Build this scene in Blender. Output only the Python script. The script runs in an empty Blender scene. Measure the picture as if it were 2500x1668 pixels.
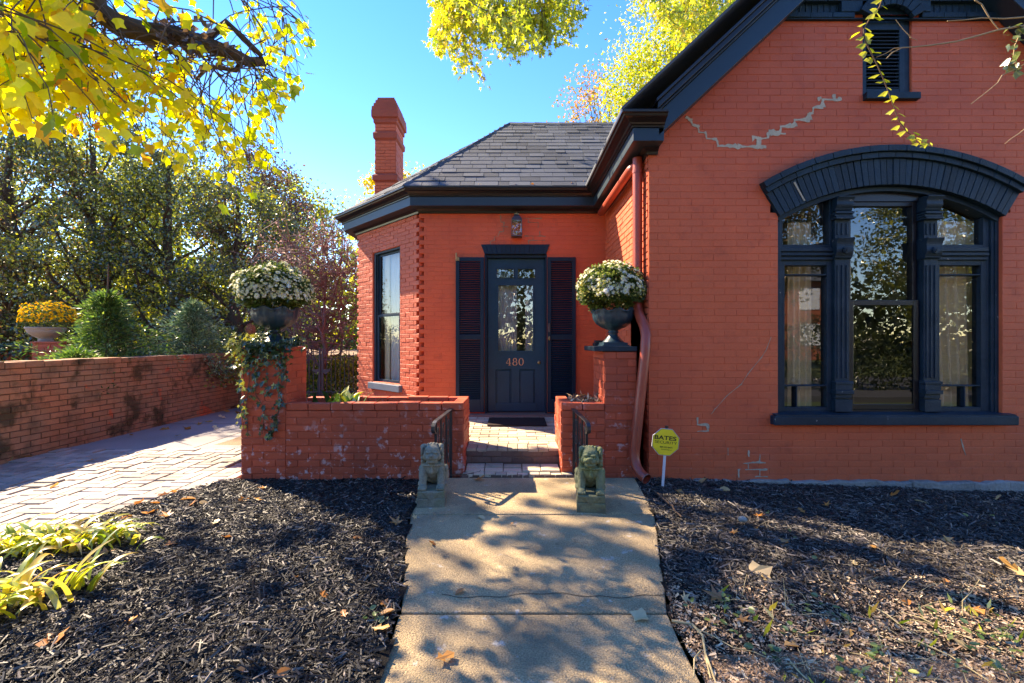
import bpy, bmesh, math, random
import numpy as np
from mathutils import Vector, Matrix

R = math.radians
random.seed(11)
rng = np.random.default_rng(11)
S = bpy.context.scene
COL = S.collection
F, CZ = 1111.0, 1.3                       # focal length in photo pixels, eye height


def P(u, v, Y):                           # photo pixel + real distance -> place in the yard
    return Vector(((u - 1250) * Y / F, Y, CZ - (v - 834) * Y / F))


def PX(u, Y): return (u - 1250) * Y / F
def PZ(v, Y): return CZ - (v - 834) * Y / F


# ------------------------------------------------------------------ camera, sky, sun, exposure
cam = bpy.data.cameras.new('camera')
cam_o = bpy.data.objects.new('camera', cam)
COL.objects.link(cam_o)
cam.lens, cam.sensor_width, cam.sensor_fit = 16.0, 36.0, 'HORIZONTAL'
cam.clip_start, cam.clip_end = 0.05, 900
cam_o.location = (0, 0, CZ)
cam_o.rotation_euler = (R(90), 0, 0)
S.camera = cam_o

SUN_AZ, SUN_EL = 57.0, 41.0               # degrees left of the view direction, above the horizon
w = bpy.data.worlds.new('World')
S.world = w
w.use_nodes = True
nt = w.node_tree
sky = nt.nodes.new('ShaderNodeTexSky')
sky.sky_type = 'NISHITA'
sky.sun_disc = False
sky.sun_elevation, sky.sun_rotation = R(SUN_EL), R(-SUN_AZ)
sky.air_density, sky.dust_density, sky.ozone_density = 1.0, 0.0, 3.2
hs = nt.nodes.new('ShaderNodeHueSaturation')
hs.inputs['Saturation'].default_value = 1.34
hs.inputs['Hue'].default_value = 0.516
nt.links.new(sky.outputs[0], hs.inputs['Color'])
nt.links.new(hs.outputs[0], nt.nodes['Background'].inputs[0])
nt.nodes['Background'].inputs[1].default_value = 0.15
sl = bpy.data.lights.new('sun', 'SUN')
sl.energy, sl.angle, sl.color = 4.8, R(0.5), (1.0, 0.92, 0.80)
sun = bpy.data.objects.new('sun', sl)
COL.objects.link(sun)
sdir = Vector((-math.sin(R(SUN_AZ)) * math.cos(R(SUN_EL)), math.cos(R(SUN_AZ)) * math.cos(R(SUN_EL)), math.sin(R(SUN_EL))))
sun.rotation_euler = sdir.to_track_quat('Z', 'Y').to_euler()
sun.location = sdir * 30
S.view_settings.view_transform = 'Standard'
S.view_settings.look = 'None'
S.view_settings.exposure = 2.02
S.view_settings.use_white_balance = True
S.view_settings.white_balance_temperature = 8500
S.view_settings.white_balance_tint = 12
S.view_settings.gamma = 1.0
S.view_settings.use_curve_mapping = False
S.render.engine = 'CYCLES'
S.cycles.max_bounces = 8
S.cycles.diffuse_bounces = 4
S.cycles.transparent_max_bounces = 16


# ------------------------------------------------------------------ materials
def node(nt, t, **kw):
    n = nt.nodes.new(t)
    for k, v in kw.items():
        setattr(n, k, v)
    return n


def new_mat(name):
    m = bpy.data.materials.new(name)
    m.use_nodes = True
    nt = m.node_tree
    nt.nodes.clear()
    return m, nt, nt.nodes.new('ShaderNodeOutputMaterial')


def rnd_socket(nt):
    a = node(nt, 'ShaderNodeAttribute', attribute_name='rnd')
    o = node(nt, 'ShaderNodeObjectInfo')
    s = node(nt, 'ShaderNodeMath', operation='ADD')
    f = node(nt, 'ShaderNodeMath', operation='FRACT')
    nt.links.new(a.outputs['Fac'], s.inputs[0])
    nt.links.new(o.outputs['Random'], s.inputs[1])
    nt.links.new(s.outputs[0], f.inputs[0])
    return f.outputs[0]


def noise_s(nt, pos, scale, detail=4, rough=.55, off=0.0):
    n = node(nt, 'ShaderNodeTexNoise')
    n.inputs['Scale'].default_value = scale
    n.inputs['Detail'].default_value = detail
    n.inputs['Roughness'].default_value = rough
    if off:
        a = node(nt, 'ShaderNodeVectorMath', operation='ADD')
        a.inputs[1].default_value = (off, off * .7, off * 1.3)
        nt.links.new(pos, a.inputs[0])
        pos = a.outputs[0]
    nt.links.new(pos, n.inputs['Vector'])
    return n.outputs['Fac']


def lin(nt, terms, base=1.0):             # base + sum k*(s-.5)*2
    cur = None
    for s, k in terms:
        m = node(nt, 'ShaderNodeMath', operation='MULTIPLY_ADD')
        m.inputs[1].default_value = 2 * k
        m.inputs[2].default_value = -k
        nt.links.new(s, m.inputs[0])
        if cur is None:
            a = node(nt, 'ShaderNodeMath', operation='ADD')
            a.inputs[1].default_value = base
            nt.links.new(m.outputs[0], a.inputs[0])
        else:
            a = node(nt, 'ShaderNodeMath', operation='ADD')
            nt.links.new(cur, a.inputs[0])
            nt.links.new(m.outputs[0], a.inputs[1])
        cur = a.outputs[0]
    return cur


def surf(name, col, rough=.6, var=.15, vs=1.5, fine=.1, fs=40, rnd=.1, bump=.35, bs=70, bd=.003, spec=.4,
         patches=(), metal=0.0, ramp=None, coat=0.0, bump2=None):
    m, nt, out = new_mat(name)
    L = nt.links.new
    g = node(nt, 'ShaderNodeNewGeometry')
    pos = g.outputs['Position']
    r = rnd_socket(nt)
    if ramp:
        cr = node(nt, 'ShaderNodeValToRGB')
        el = cr.color_ramp.elements
        while len(el) < len(ramp):
            el.new(.5)
        for e, (p, c) in zip(el, ramp):
            e.position = p
            e.color = (*c, 1)
        L(r, cr.inputs[0])
        base = cr.outputs[0]
    else:
        c = node(nt, 'ShaderNodeRGB')
        c.outputs[0].default_value = (*col, 1)
        base = c.outputs[0]
    val = lin(nt, [(noise_s(nt, pos, vs, 5), var * 1.8), (noise_s(nt, pos, fs, 3, .6, 3.1), fine * 1.6), (r, rnd)])
    sc = node(nt, 'ShaderNodeVectorMath', operation='SCALE')
    L(base, sc.inputs[0])
    L(val, sc.inputs['Scale'])
    cur = sc.outputs[0]
    for i, (pc, ps, lo, hi, amt, zr) in enumerate(patches):
        nz = noise_s(nt, pos, ps, 6, .62, 7.3 * (i + 1))
        mr = node(nt, 'ShaderNodeMapRange')
        mr.inputs['From Min'].default_value, mr.inputs['From Max'].default_value = lo, hi
        mr.inputs['To Max'].default_value = amt
        L(nz, mr.inputs['Value'])
        fac = mr.outputs[0]
        if zr:
            sp = node(nt, 'ShaderNodeSeparateXYZ')
            L(pos, sp.inputs[0])
            z2 = node(nt, 'ShaderNodeMapRange')
            z2.inputs['From Min'].default_value, z2.inputs['From Max'].default_value = zr
            L(sp.outputs['Z'], z2.inputs['Value'])
            mm = node(nt, 'ShaderNodeMath', operation='MULTIPLY')
            L(fac, mm.inputs[0])
            L(z2.outputs[0], mm.inputs[1])
            fac = mm.outputs[0]
        mx = node(nt, 'ShaderNodeMix', data_type='RGBA')
        L(fac, mx.inputs['Factor'])
        L(cur, mx.inputs[6])
        mx.inputs[7].default_value = (*pc, 1)
        cur = mx.outputs[2]
    b = node(nt, 'ShaderNodeBsdfPrincipled')
    L(cur, b.inputs['Base Color'])
    b.inputs['Roughness'].default_value = rough
    b.inputs['Specular IOR Level'].default_value = spec
    b.inputs['Metallic'].default_value = metal
    b.inputs['Coat Weight'].default_value = coat
    if bump:
        bm = node(nt, 'ShaderNodeBump')
        bm.inputs['Strength'].default_value = bump
        bm.inputs['Distance'].default_value = bd
        L(noise_s(nt, pos, bs, 5, .6, 1.7), bm.inputs['Height'])
        nrm = bm.outputs[0]
        if bump2:
            b2 = node(nt, 'ShaderNodeBump')
            b2.inputs['Strength'].default_value = bump2[0]
            b2.inputs['Distance'].default_value = bump2[2]
            L(noise_s(nt, pos, bump2[1], 3, .5, 4.4), b2.inputs['Height'])
            L(nrm, b2.inputs['Normal'])
            nrm = b2.outputs[0]
        L(nrm, b.inputs['Normal'])
    L(b.outputs[0], out.inputs[0])
    return m


def leaf_mat(name, ramp, trans=.45, gloss=.06, grough=.35, vs=.6, var=.25):
    m, nt, out = new_mat(name)
    L = nt.links.new
    g = node(nt, 'ShaderNodeNewGeometry')
    r = rnd_socket(nt)
    cr = node(nt, 'ShaderNodeValToRGB')
    el = cr.color_ramp.elements
    while len(el) < len(ramp):
        el.new(.5)
    for e, (p, c) in zip(el, ramp):
        e.position = p
        e.color = (*c, 1)
    L(r, cr.inputs[0])
    val = lin(nt, [(noise_s(nt, g.outputs['Position'], vs, 2), var), (noise_s(nt, g.outputs['Position'], 45, 2), .12)])
    sc = node(nt, 'ShaderNodeVectorMath', operation='SCALE')
    L(cr.outputs[0], sc.inputs[0])
    L(val, sc.inputs['Scale'])
    d, t, gl = node(nt, 'ShaderNodeBsdfDiffuse'), node(nt, 'ShaderNodeBsdfTranslucent'), node(nt, 'ShaderNodeBsdfGlossy')
    gl.inputs['Roughness'].default_value = grough
    gl.inputs['Color'].default_value = (1, 1, 1, 1)
    L(sc.outputs[0], d.inputs[0])
    L(sc.outputs[0], t.inputs[0])
    m1, m2 = node(nt, 'ShaderNodeMixShader'), node(nt, 'ShaderNodeMixShader')
    m1.inputs[0].default_value = trans
    L(d.outputs[0], m1.inputs[1])
    L(t.outputs[0], m1.inputs[2])
    m2.inputs[0].default_value = gloss
    L(m1.outputs[0], m2.inputs[1])
    L(gl.outputs[0], m2.inputs[2])
    L(m2.outputs[0], out.inputs[0])
    return m


def glass_mat(name, refl=.18, tint=(.75, .8, .82)):
    m, nt, out = new_mat(name)
    L = nt.links.new
    tr, gl = node(nt, 'ShaderNodeBsdfTransparent'), node(nt, 'ShaderNodeBsdfGlossy')
    tr.inputs[0].default_value = (*tint, 1)
    gl.inputs['Roughness'].default_value = .0
    gl.inputs['Color'].default_value = (1, 1, 1, 1)
    fr = node(nt, 'ShaderNodeFresnel')
    fr.inputs['IOR'].default_value = 1.5
    g = node(nt, 'ShaderNodeNewGeometry')
    bm = node(nt, 'ShaderNodeBump')
    bm.inputs['Strength'].default_value = .05
    bm.inputs['Distance'].default_value = .01
    L(noise_s(nt, g.outputs['Position'], 3.0, 1), bm.inputs['Height'])
    L(bm.outputs[0], gl.inputs['Normal'])
    a = node(nt, 'ShaderNodeMath', operation='ADD')
    a.use_clamp = True
    a.inputs[1].default_value = refl
    L(fr.outputs[0], a.inputs[0])
    mx = node(nt, 'ShaderNodeMixShader')
    L(a.outputs[0], mx.inputs[0])
    L(tr.outputs[0], mx.inputs[1])
    L(gl.outputs[0], mx.inputs[2])
    L(mx.outputs[0], out.inputs[0])
    return m


M = {}
M['paint'] = surf('painted_red_brick', (.66, .124, .047), .6, .18, .7, .14, 75, .03, .45, 110, .002, .35,
                  patches=[((.50, .082, .036), .7, .42, .66, .65, None), ((.36, .055, .028), 5, .58, .72, .45, None), ((.62, .15, .085), 2.2, .6, .75, .35, None),
                           ((.55, .42, .36), 5.2, .66, .69, .6, (.28, -.02))], bump2=(.22, 13, .004))
M['paint_rough'] = surf('weathered_painted_brick', (.55, .115, .055), .6, .1, .9, .1, 60, .1, .9, 38, .007, .35,
                        patches=[((.5, .14, .08), 2.2, .6, .75, .35, None)], bump2=(.4, 22, .006))
M['planter'] = surf('planter_painted_brick', (.46, .08, .036), .6, .14, 1.2, .1, 45, .16, .55, 60, .004, .35,
                    patches=[((.24, .05, .03), 1.6, .5, .7, .6, None), ((.62, .5, .5), 17, .58, .65, .7, (.9, .1)), ((.6, .5, .48), 6, .62, .67, .6, (.7, .1)),
                             ((.12, .09, .05), 3.5, .62, .72, .6, (.4, .05))])
M['navy'] = surf('navy_trim_paint', (.005, .0215, .036), .5, .3, 1.6, .3, 30, .12, .6, 45, .004, .3,
                 patches=[((.45, .43, .4), 18, .69, .72, .65, None), ((.03, .05, .07), 4, .5, .7, .5, None)])
M['navy_brick'] = surf('navy_painted_brick', (.0055, .0235, .039), .55, .3, 1.8, .3, 30, .22, 1, 60, .006, .3)
M['door'] = surf('teal_navy_door_paint', (.004, .040, .075), .42, .2, 2.0, .15, 40, .05, .25, 50, .002, .3)
M['shutter'] = surf('dark_navy_shutter_paint', (.0035, .019, .038), .5, .25, 2.2, .2, 40, .08, .2, 60, .002, .25)
M['gutter'] = surf('dark_bronze_gutter', (.010, .0088, .0105), .32, .15, 1.4, .1, 30, .05, .15, 40, .002, .5)
M['fascia'] = surf('blue_grey_fascia_paint', (.010, .027, .042), .4, .12, 1.5, .08, 30, .05, .2, 40, .002, .5)
M['pipe'] = surf('red_downspout_paint', (.36, .062, .035), .35, .15, 2.0, .08, 40, .05, .2, 35, .002, .5)
M['shingle'] = surf('asphalt_shingle', (.080, .092, .112), .85, .12, 1.2, .25, 160, .28, .8, 220, .003, .25)
M['concrete'] = surf('exposed_aggregate_concrete', (.43, .315, .18), .85, .3, 1.1, .75, 130, .06, 1, 110, .014, .25,
                     patches=[((.17, .13, .085), 1.6, .46, .66, .7, None), ((.62, .6, .56), 9, .62, .70, .55, None), ((.10, .085, .06), 14, .62, .70, .5, None),
                              ((.14, .15, .08), 2.5, .62, .75, .4, None)])
M['slab'] = surf('grey_concrete_pad', (.25, .23, .225), .85, .2, .9, .18, 90, .06, .5, 120, .003, .25)
M['paver'] = surf('pale_brick_paver', (.34, .295, .26), .8, .2, 1.2, .2, 70, .28, .7, 90, .004, .25,
                  patches=[((.20, .16, .14), 2.2, .5, .7, .6, None)])
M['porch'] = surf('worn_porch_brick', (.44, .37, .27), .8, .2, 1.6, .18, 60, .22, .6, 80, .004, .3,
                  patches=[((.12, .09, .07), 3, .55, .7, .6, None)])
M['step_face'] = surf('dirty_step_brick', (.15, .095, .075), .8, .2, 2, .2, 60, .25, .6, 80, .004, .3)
M['oldwall'] = surf('old_brown_wall_brick', (.40, .165, .08), .85, .2, 1.5, .25, 70, .2, .9, 80, .005, .25,
                    patches=[((.31, .19, .11), 1.1, .38, .58, .8, None), ((.62, .12, .045), 2.6, .62, .66, .8, None),
                             ((.035, .032, .012), 1.9, .55, .64, .85, None), ((.10, .075, .045), 4, .5, .66, .6, None)])
M['oldmortar'] = surf('dark_old_mortar', (.12, .065, .045), .9, .2, 2, .2, 60, .05, .6, 80, .004, .2)
M['mortar'] = surf('grey_repair_mortar', (.46, .39, .28), .9, .2, 6, .25, 70, .1, .9, 90, .004, .2)
M['sand'] = surf('joint_sand', (.10, .085, .06), .95, .25, 3, .25, 80, .05, .6, 100, .004, .2,
                 patches=[((.06, .09, .02), 5, .6, .68, .6, None)])
M['mulch'] = surf('black_shredded_mulch', None, .55, .2, 1.5, .2, 60, 0, .5, 120, .003, .35,
                  ramp=[(0, (.005, .0042, .0036)), (.55, (.014, .012, .0105)), (.85, (.058, .049, .043)), (1, (.22, .185, .16))], patches=[((.05, .036, .025), 1.3, .5, .7, .45, None)])
M['mulchbed'] = surf('mulch_bed_soil', (.008, .0065, .0055), .9, .3, 3, .3, 60, 0, 1, 50, .02, .2)
M['soil'] = surf('dry_leaf_litter_soil', (.25, .165, .105), .95, .3, 3, .4, 90, 0, 1, 80, .012, .2,
                 patches=[((.05, .035, .025), 2.2, .5, .7, .7, None)])
M['litter'] = surf('dry_litter_bits', None, .8, .15, 2, .1, 60, 0, .3, 80, .002, .3,
                   ramp=[(0, (.08, .048, .03)), (.5, (.24, .15, .095)), (.82, (.44, .31, .20)), (1, (.68, .54, .36))])
M['grass_ground'] = surf('lawn_ground', (.05, .07, .022), .95, .3, .7, .3, 30, 0, 1, 40, .02, .2,
                         patches=[((.12, .09, .04), 1.1, .5, .65, .5, None)])
M['asphalt'] = surf('road_asphalt', (.055, .055, .058), .9, .15, .8, .2, 90, 0, .6, 150, .004, .3)
M['bark'] = surf('grey_brown_bark', (.095, .065, .045), .9, .25, 3, .25, 30, .1, 1, 28, .02, .2)
M['twig'] = surf('thin_twig_bark', (.11, .07, .045), .85, .2, 5, .1, 40, .15, .3, 60, .003, .25)
M['pinktwig'] = surf('purple_brown_twigs', (.26, .15, .135), .8, .2, 3, .1, 40, .3, .3, 60, .003, .25)
M['lion'] = surf('lichen_grey_stone', (.21, .205, .155), .88, .3, 6, .3, 70, .05, 1, 75, .007, .25,
                 patches=[((.13, .15, .06), 5, .48, .66, .6, None), ((.07, .07, .07), 7, .55, .7, .7, (.2, .0))])
M['lion_green'] = surf('mossy_green_stone', (.17, .18, .10), .88, .3, 6, .3, 70, .05, 1, 75, .007, .25,
                       patches=[((.11, .15, .035), 5, .48, .66, .6, (.1, .3)), ((.07, .068, .06), 6, .45, .62, .85, (.25, .02))])
M['urn'] = surf('dark_teal_cast_iron', (.010, .036, .054), .38, .2, 5, .15, 40, .05, .5, 45, .004, .5,
                patches=[((.14, .10, .06), 6, .58, .75, .5, None)])
M['stoneurn'] = surf('cast_stone_urn', (.42, .37, .34), .85, .15, 5, .15, 60, .05, .5, 80, .003, .25)
M['terracotta'] = surf('terracotta_finial', (.42, .16, .08), .8, .15, 6, .15, 60, .05, .5, 60, .003, .25)
M['iron'] = surf('black_iron', (.022, .022, .026), .35, .2, 6, .15, 60, .1, .5, 70, .002, .5,
                 patches=[((.14, .09, .07), 7, .6, .75, .6, None)])
M['fence_iron'] = surf('rusty_fence_iron', (.10, .075, .07), .6, .2, 5, .15, 60, .1, .4, 70, .002, .4)
M['mat'] = surf('dark_doormat', (.035, .026, .024), .95, .2, 6, .3, 150, .05, .8, 220, .004, .1)
M['copper'] = surf('copper_numerals', (.55, .28, .16), .4, .1, 6, .1, 60, 0, .2, 60, .001, .5, metal=.4)
M['brass'] = surf('tarnished_brass', (.32, .22, .10), .4, .2, 12, .15, 60, 0, .3, 60, .001, .5, metal=.7)
M['lantern'] = surf('rusty_lantern_metal', (.11, .085, .085), .5, .25, 14, .2, 70, 0, .4, 80, .001, .5, metal=.5)
M['signyellow'] = surf('yellow_sign_paint', (.86, .66, .03), .4, .06, 4, .05, 40, 0, .1, 60, .001, .5)
M['signblack'] = surf('black_print', (.012, .012, .010), .5, .05, 4, .05, 40, 0, 0)
M['white'] = surf('white_post_paint', (.62, .64, .68), .45, .08, 4, .06, 40, 0, .1, 60, .001, .4)
M['stone'] = surf('rough_foundation_stone', (.27, .26, .23), .9, .3, 4, .3, 40, .1, 1, 40, .015, .2)
M['curtain'] = surf('beige_curtain', (.82, .72, .52), .9, .08, 2, .08, 60, 0, .2, 80, .002, .1)
M['sheer'] = surf('white_sheer_curtain', (.66, .67, .66), .9, .06, 2, .06, 60, 0, .2, 80, .002, .1)
M['plaster'] = surf('interior_plaster', (.30, .27, .22), .9, .1, 1, .05, 30, 0, 0)
M['floorboards'] = surf('interior_floor', (.10, .06, .035), .6, .2, 2, .1, 30, 0, 0)
M['redhouse'] = surf('far_brick', (.36, .11, .06), .85, .15, 2, .15, 30, .2, .3, 40, .004, .2)
M['glass'] = glass_mat('window_glass', .06, (.9, .9, .9))
M['glass_bay'] = glass_mat('bay_window_glass', .02, (.95, .95, .95))
M['glass_door'] = glass_mat('door_glass', .12, (.8, .82, .85))

Yel, Org, Grn = (.80, .62, .015), (.70, .24, .02), (.30, .40, .015)
M['tulip'] = leaf_mat('tulip_leaf', [(0, (.34, .48, .012)), (.25, (.74, .76, .02)), (.6, (.97, .86, .03)), (.88, (.97, .68, .02)), (1, (.72, .22, .02))], .74, .02, .4)
M['gum'] = leaf_mat('sweetgum_leaf', [(0, (.16, .26, .015)), (.45, (.42, .48, .02)), (.85, (.72, .66, .03)), (1, (.66, .38, .04))], .6, .05, .4)
M['gold'] = leaf_mat('gold_leaf', [(0, (.30, .34, .02)), (.5, (.66, .52, .02)), (1, (.85, .52, .02))], .5, .03, .4)
M['tan'] = leaf_mat('tan_leaf', [(0, (.24, .22, .05)), (.5, (.52, .34, .08)), (1, (.62, .28, .06))], .45, .03, .4)
M['holly'] = leaf_mat('evergreen_glossy_leaf', [(0, (.024, .044, .010)), (.5, (.08, .115, .02)), (.8, (.26, .29, .026)), (1, (.64, .62, .04))], .58, .10, .3)
M['darkshrub'] = leaf_mat('dark_shrub_leaf', [(0, (.010, .018, .006)), (.7, (.03, .045, .012)), (1, (.10, .12, .02))], .3, .04, .35)
M['hollyred'] = leaf_mat('berry_evergreen_leaf', [(0, (.025, .038, .009)), (.6, (.09, .105, .02)), (.85, (.22, .17, .04)), (1, (.42, .2, .06))], .55, .06, .3)
M['midgreen'] = leaf_mat('mid_green_leaf', [(0, (.06, .11, .012)), (.6, (.20, .25, .02)), (1, (.62, .60, .03))], .6, .05, .35)
M['bronze'] = leaf_mat('bronze_leaf', [(0, (.05, .028, .016)), (.6, (.11, .062, .035)), (1, (.26, .15, .07))], .35, .08, .35)
M['pinkleaf'] = leaf_mat('dusky_pink_leaf', [(0, (.20, .10, .09)), (.6, (.42, .25, .22)), (1, (.60, .40, .34))], .4, .04, .4)
M['thuja'] = leaf_mat('arborvitae_spray', [(0, (.03, .09, .012)), (.6, (.09, .19, .025)), (1, (.28, .40, .06))], .45, .06, .4)
M['thuja2'] = leaf_mat('blue_green_spray', [(0, (.06, .13, .05)), (.6, (.16, .27, .11)), (1, (.42, .52, .26))], .45, .08, .4)
M['ivy'] = leaf_mat('ivy_leaf', [(0, (.014, .034, .010)), (.55, (.04, .075, .018)), (.85, (.12, .17, .03)), (1, (.52, .48, .05))], .35, .06, .3)
M['mumleaf'] = leaf_mat('mum_foliage', [(0, (.03, .065, .012)), (.6, (.08, .13, .022)), (1, (.20, .26, .05))], .45, .05, .4)
M['iris'] = leaf_mat('iris_leaf', [(0, (.17, .28, .02)), (.4, (.45, .50, .035)), (.75, (.72, .62, .06)), (1, (.62, .36, .09))], .55, .08, .35)
M['hosta'] = leaf_mat('strap_leaf', [(0, (.025, .075, .018)), (.6, (.07, .14, .025)), (1, (.42, .42, .03))], .4, .12, .3)
M['weed'] = leaf_mat('weed_leaf', [(0, (.05, .11, .035)), (.6, (.12, .20, .05)), (1, (.40, .42, .10))], .4, .06, .4)
M['vine'] = leaf_mat('vine_leaf', [(0, (.42, .46, .02)), (1, (.66, .62, .03))], .6, .05, .35)
M['vinedark'] = leaf_mat('dull_vine_leaf', [(0, (.10, .14, .03)), (1, (.22, .26, .08))], .4, .1, .35)  # darker, duller green leaf for the corner twigs
M['fallen'] = leaf_mat('fallen_leaf_orange', [(0, (.42, .17, .05)), (.4, (.58, .24, .05)), (.75, (.62, .36, .12)), (1, (.62, .48, .26))], .3, .05, .4)
M['petal'] = leaf_mat('cream_petal', [(0, (.88, .86, .60)), (.5, (.93, .91, .74)), (1, (.95, .94, .88))], .5, .02, .5)
M['bud'] = leaf_mat('yellow_bud', [(0, (.55, .52, .14)), (.5, (.76, .66, .20)), (1, (.85, .80, .45))], .3, .02, .5)
M['goldpetal'] = leaf_mat('gold_petal', [(0, (.95, .52, .006)), (1, (.98, .68, .012))], .5, .02, .5)


# ------------------------------------------------------------------ object helpers
AT = {}


def thing(name, label, cat, loc=(0, 0, 0), group=None):
    o = bpy.data.objects.new(name, None)
    o.empty_display_size = .1
    COL.objects.link(o)
    o.location = loc
    AT[o.name] = Vector(loc)
    o['label'], o['category'] = label, cat
    if group:
        o['group'] = group
    return o


def tag(o, label, cat, group=None, kind=None):
    if label:
        o['label'] = label
    if cat:
        o['category'] = cat
    if group:
        o['group'] = group
    if kind:
        o['kind'] = kind
    return o


def structure(o):
    o['kind'] = 'structure'
    return o


def par(o, parent):                       # keep the world position of mesh data written in world coordinates
    if parent is not None:
        o.parent = parent
        a = AT.get(parent.name)
        if a is not None:
            o.matrix_parent_inverse = Matrix.Translation(-a)
    return o


def add_obj(name, me, mat, parent=None, smooth=False, bevel=0.0, kind=None):
    o = bpy.data.objects.new(name, me)
    COL.objects.link(o)
    if mat is not None and not me.materials:
        me.materials.append(M[mat] if isinstance(mat, str) else mat)
    if smooth:
        me.polygons.foreach_set('use_smooth', [True] * len(me.polygons))
    par(o, parent)
    if bevel:
        b = o.modifiers.new('bevel', 'BEVEL')
        b.width, b.segments, b.limit_method, b.angle_limit = bevel, 2, 'ANGLE', R(35)
    if kind:
        o['kind'] = kind
    return o


class MB:
    def __init__(s):
        s.v, s.f = [], []

    def add(s, vs, fs):
        k = len(s.v)
        s.v += [tuple(p) for p in vs]
        s.f += [tuple(i + k for i in f) for f in fs]
        return s

    def box(s, x0, x1, y0, y1, z0, z1):
        return s.add([(x0, y0, z0), (x1, y0, z0), (x1, y1, z0), (x0, y1, z0), (x0, y0, z1), (x1, y0, z1), (x1, y1, z1), (x0, y1, z1)],
                     [(0, 3, 2, 1), (4, 5, 6, 7), (0, 1, 5, 4), (1, 2, 6, 5), (2, 3, 7, 6), (3, 0, 4, 7)])

    def obox(s, o, a, b, c):              # corner + three edge vectors
        o, a, b, c = map(Vector, (o, a, b, c))
        return s.add([o, o + a, o + a + b, o + b, o + c, o + a + c, o + a + b + c, o + b + c],
                     [(0, 3, 2, 1), (4, 5, 6, 7), (0, 1, 5, 4), (1, 2, 6, 5), (2, 3, 7, 6), (3, 0, 4, 7)])

    def prism(s, pts, d):                 # polygon of 3D points extruded by vector d
        n = len(pts)
        d = Vector(d)
        a = [Vector(p) for p in pts]
        fs = [tuple(range(n)), tuple(range(2 * n - 1, n - 1, -1))]
        fs += [(i, i + n, (i + 1) % n + n, (i + 1) % n) for i in range(n)]
        return s.add(a + [p + d for p in a], fs)

    def xz(s, pts, y0, y1):
        return s.prism([(x, y0, z) for x, z in pts], (0, y1 - y0, 0))

    def tube(s, pts, rads, n=8, cap=True):
        pts = [Vector(p) for p in pts]
        if not hasattr(rads, '__len__'):
            rads = [rads] * len(pts)
        ref = None
        rings = []
        for i, p in enumerate(pts):
            t = (pts[min(i + 1, len(pts) - 1)] - pts[max(i - 1, 0)])
            t = t.normalized() if t.length > 1e-9 else Vector((0, 0, 1))
            if ref is None:
                ref = Vector((1, 0, 0)) if abs(t.x) < .8 else Vector((0, 1, 0))
            a = (ref - t * ref.dot(t)).normalized()
            b = t.cross(a)
            ref = a
            rings.append([p + (a * math.cos(2 * math.pi * k / n) + b * math.sin(2 * math.pi * k / n)) * rads[i] for k in range(n)])
        return s.loft(rings, cap)

    def loft(s, rings, cap=True, closed=True):
        n = len(rings[0])
        vs = [p for r in rings for p in r]
        fs = []
        m = n if closed else n - 1
        for i in range(len(rings) - 1):
            for k in range(m):
                fs.append((i * n + k, i * n + (k + 1) % n, (i + 1) * n + (k + 1) % n, (i + 1) * n + k))
        if cap and closed:
            fs.append(tuple(range(n - 1, -1, -1)))
            fs.append(tuple((len(rings) - 1) * n + k for k in range(n)))
        return s.add(vs, fs)

    def lathe(s, prof, c, n=24, mod=None, cap=True):
        c = Vector(c)
        rings = []
        for r, z in prof:
            ring = []
            for k in range(n):
                a = 2 * math.pi * k / n
                rr, zz = (r, z) if mod is None else mod(r, z, a)
                ring.append(c + Vector((rr * math.cos(a), rr * math.sin(a), zz)))
            rings.append(ring)
        return s.loft(rings, cap)

    def ball(s, c, r, nu=8, nv=6, m=None):
        c = Vector(c)
        rings = []
        for j in range(nv + 1):
            th = math.pi * (.02 + .96 * j / nv)
            ring = []
            for k in range(nu):
                a = 2 * math.pi * k / nu
                q = Vector((math.sin(th) * math.cos(a) * r[0], math.sin(th) * math.sin(a) * r[1], -math.cos(th) * r[2]))
                ring.append(c + (m @ q if m else q))
            rings.append(ring)
        return s.loft(rings, True)

    def mesh(s, name='mesh'):
        me = bpy.data.meshes.new(name)
        me.from_pydata(s.v, [], s.f)
        me.update()
        return me

    def build(s, name, mat, parent=None, smooth=False, bevel=0.0, kind=None):
        return add_obj(name, s.mesh(name), mat, parent, smooth, bevel, kind)


def np_mesh(name, verts, faces, rnd=None, mat=None, parent=None, smooth=False, kind=None):
    """verts (n,3), faces (m,k) of one size; rnd per face."""
    me = bpy.data.meshes.new(name)
    verts = np.asarray(verts, np.float32)
    faces = np.asarray(faces, np.int32)
    m, k = faces.shape
    me.vertices.add(len(verts))
    me.vertices.foreach_set('co', verts.ravel())
    me.loops.add(m * k)
    me.loops.foreach_set('vertex_index', faces.ravel())
    me.polygons.add(m)
    me.polygons.foreach_set('loop_start', np.arange(0, m * k, k, dtype=np.int32))
    me.polygons.foreach_set('loop_total', np.full(m, k, np.int32))
    me.polygons.foreach_set('use_smooth', np.full(m, smooth, bool))
    me.update(calc_edges=True)
    if rnd is not None:
        a = me.attributes.new('rnd', 'FLOAT', 'FACE')
        a.data.foreach_set('value', np.asarray(rnd, np.float32))
    return add_obj(name, me, mat, parent, kind=kind)


def rot_from(dirs, normals):
    """(n,3,3) matrices: columns side, along, normal."""
    d = dirs / (np.linalg.norm(dirs, axis=1, keepdims=True) + 1e-9)
    nn = normals - d * (normals * d).sum(1, keepdims=True)
    nn /= (np.linalg.norm(nn, axis=1, keepdims=True) + 1e-9)
    s = np.cross(d, nn)
    return np.stack([s, d, nn], 2)


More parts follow.
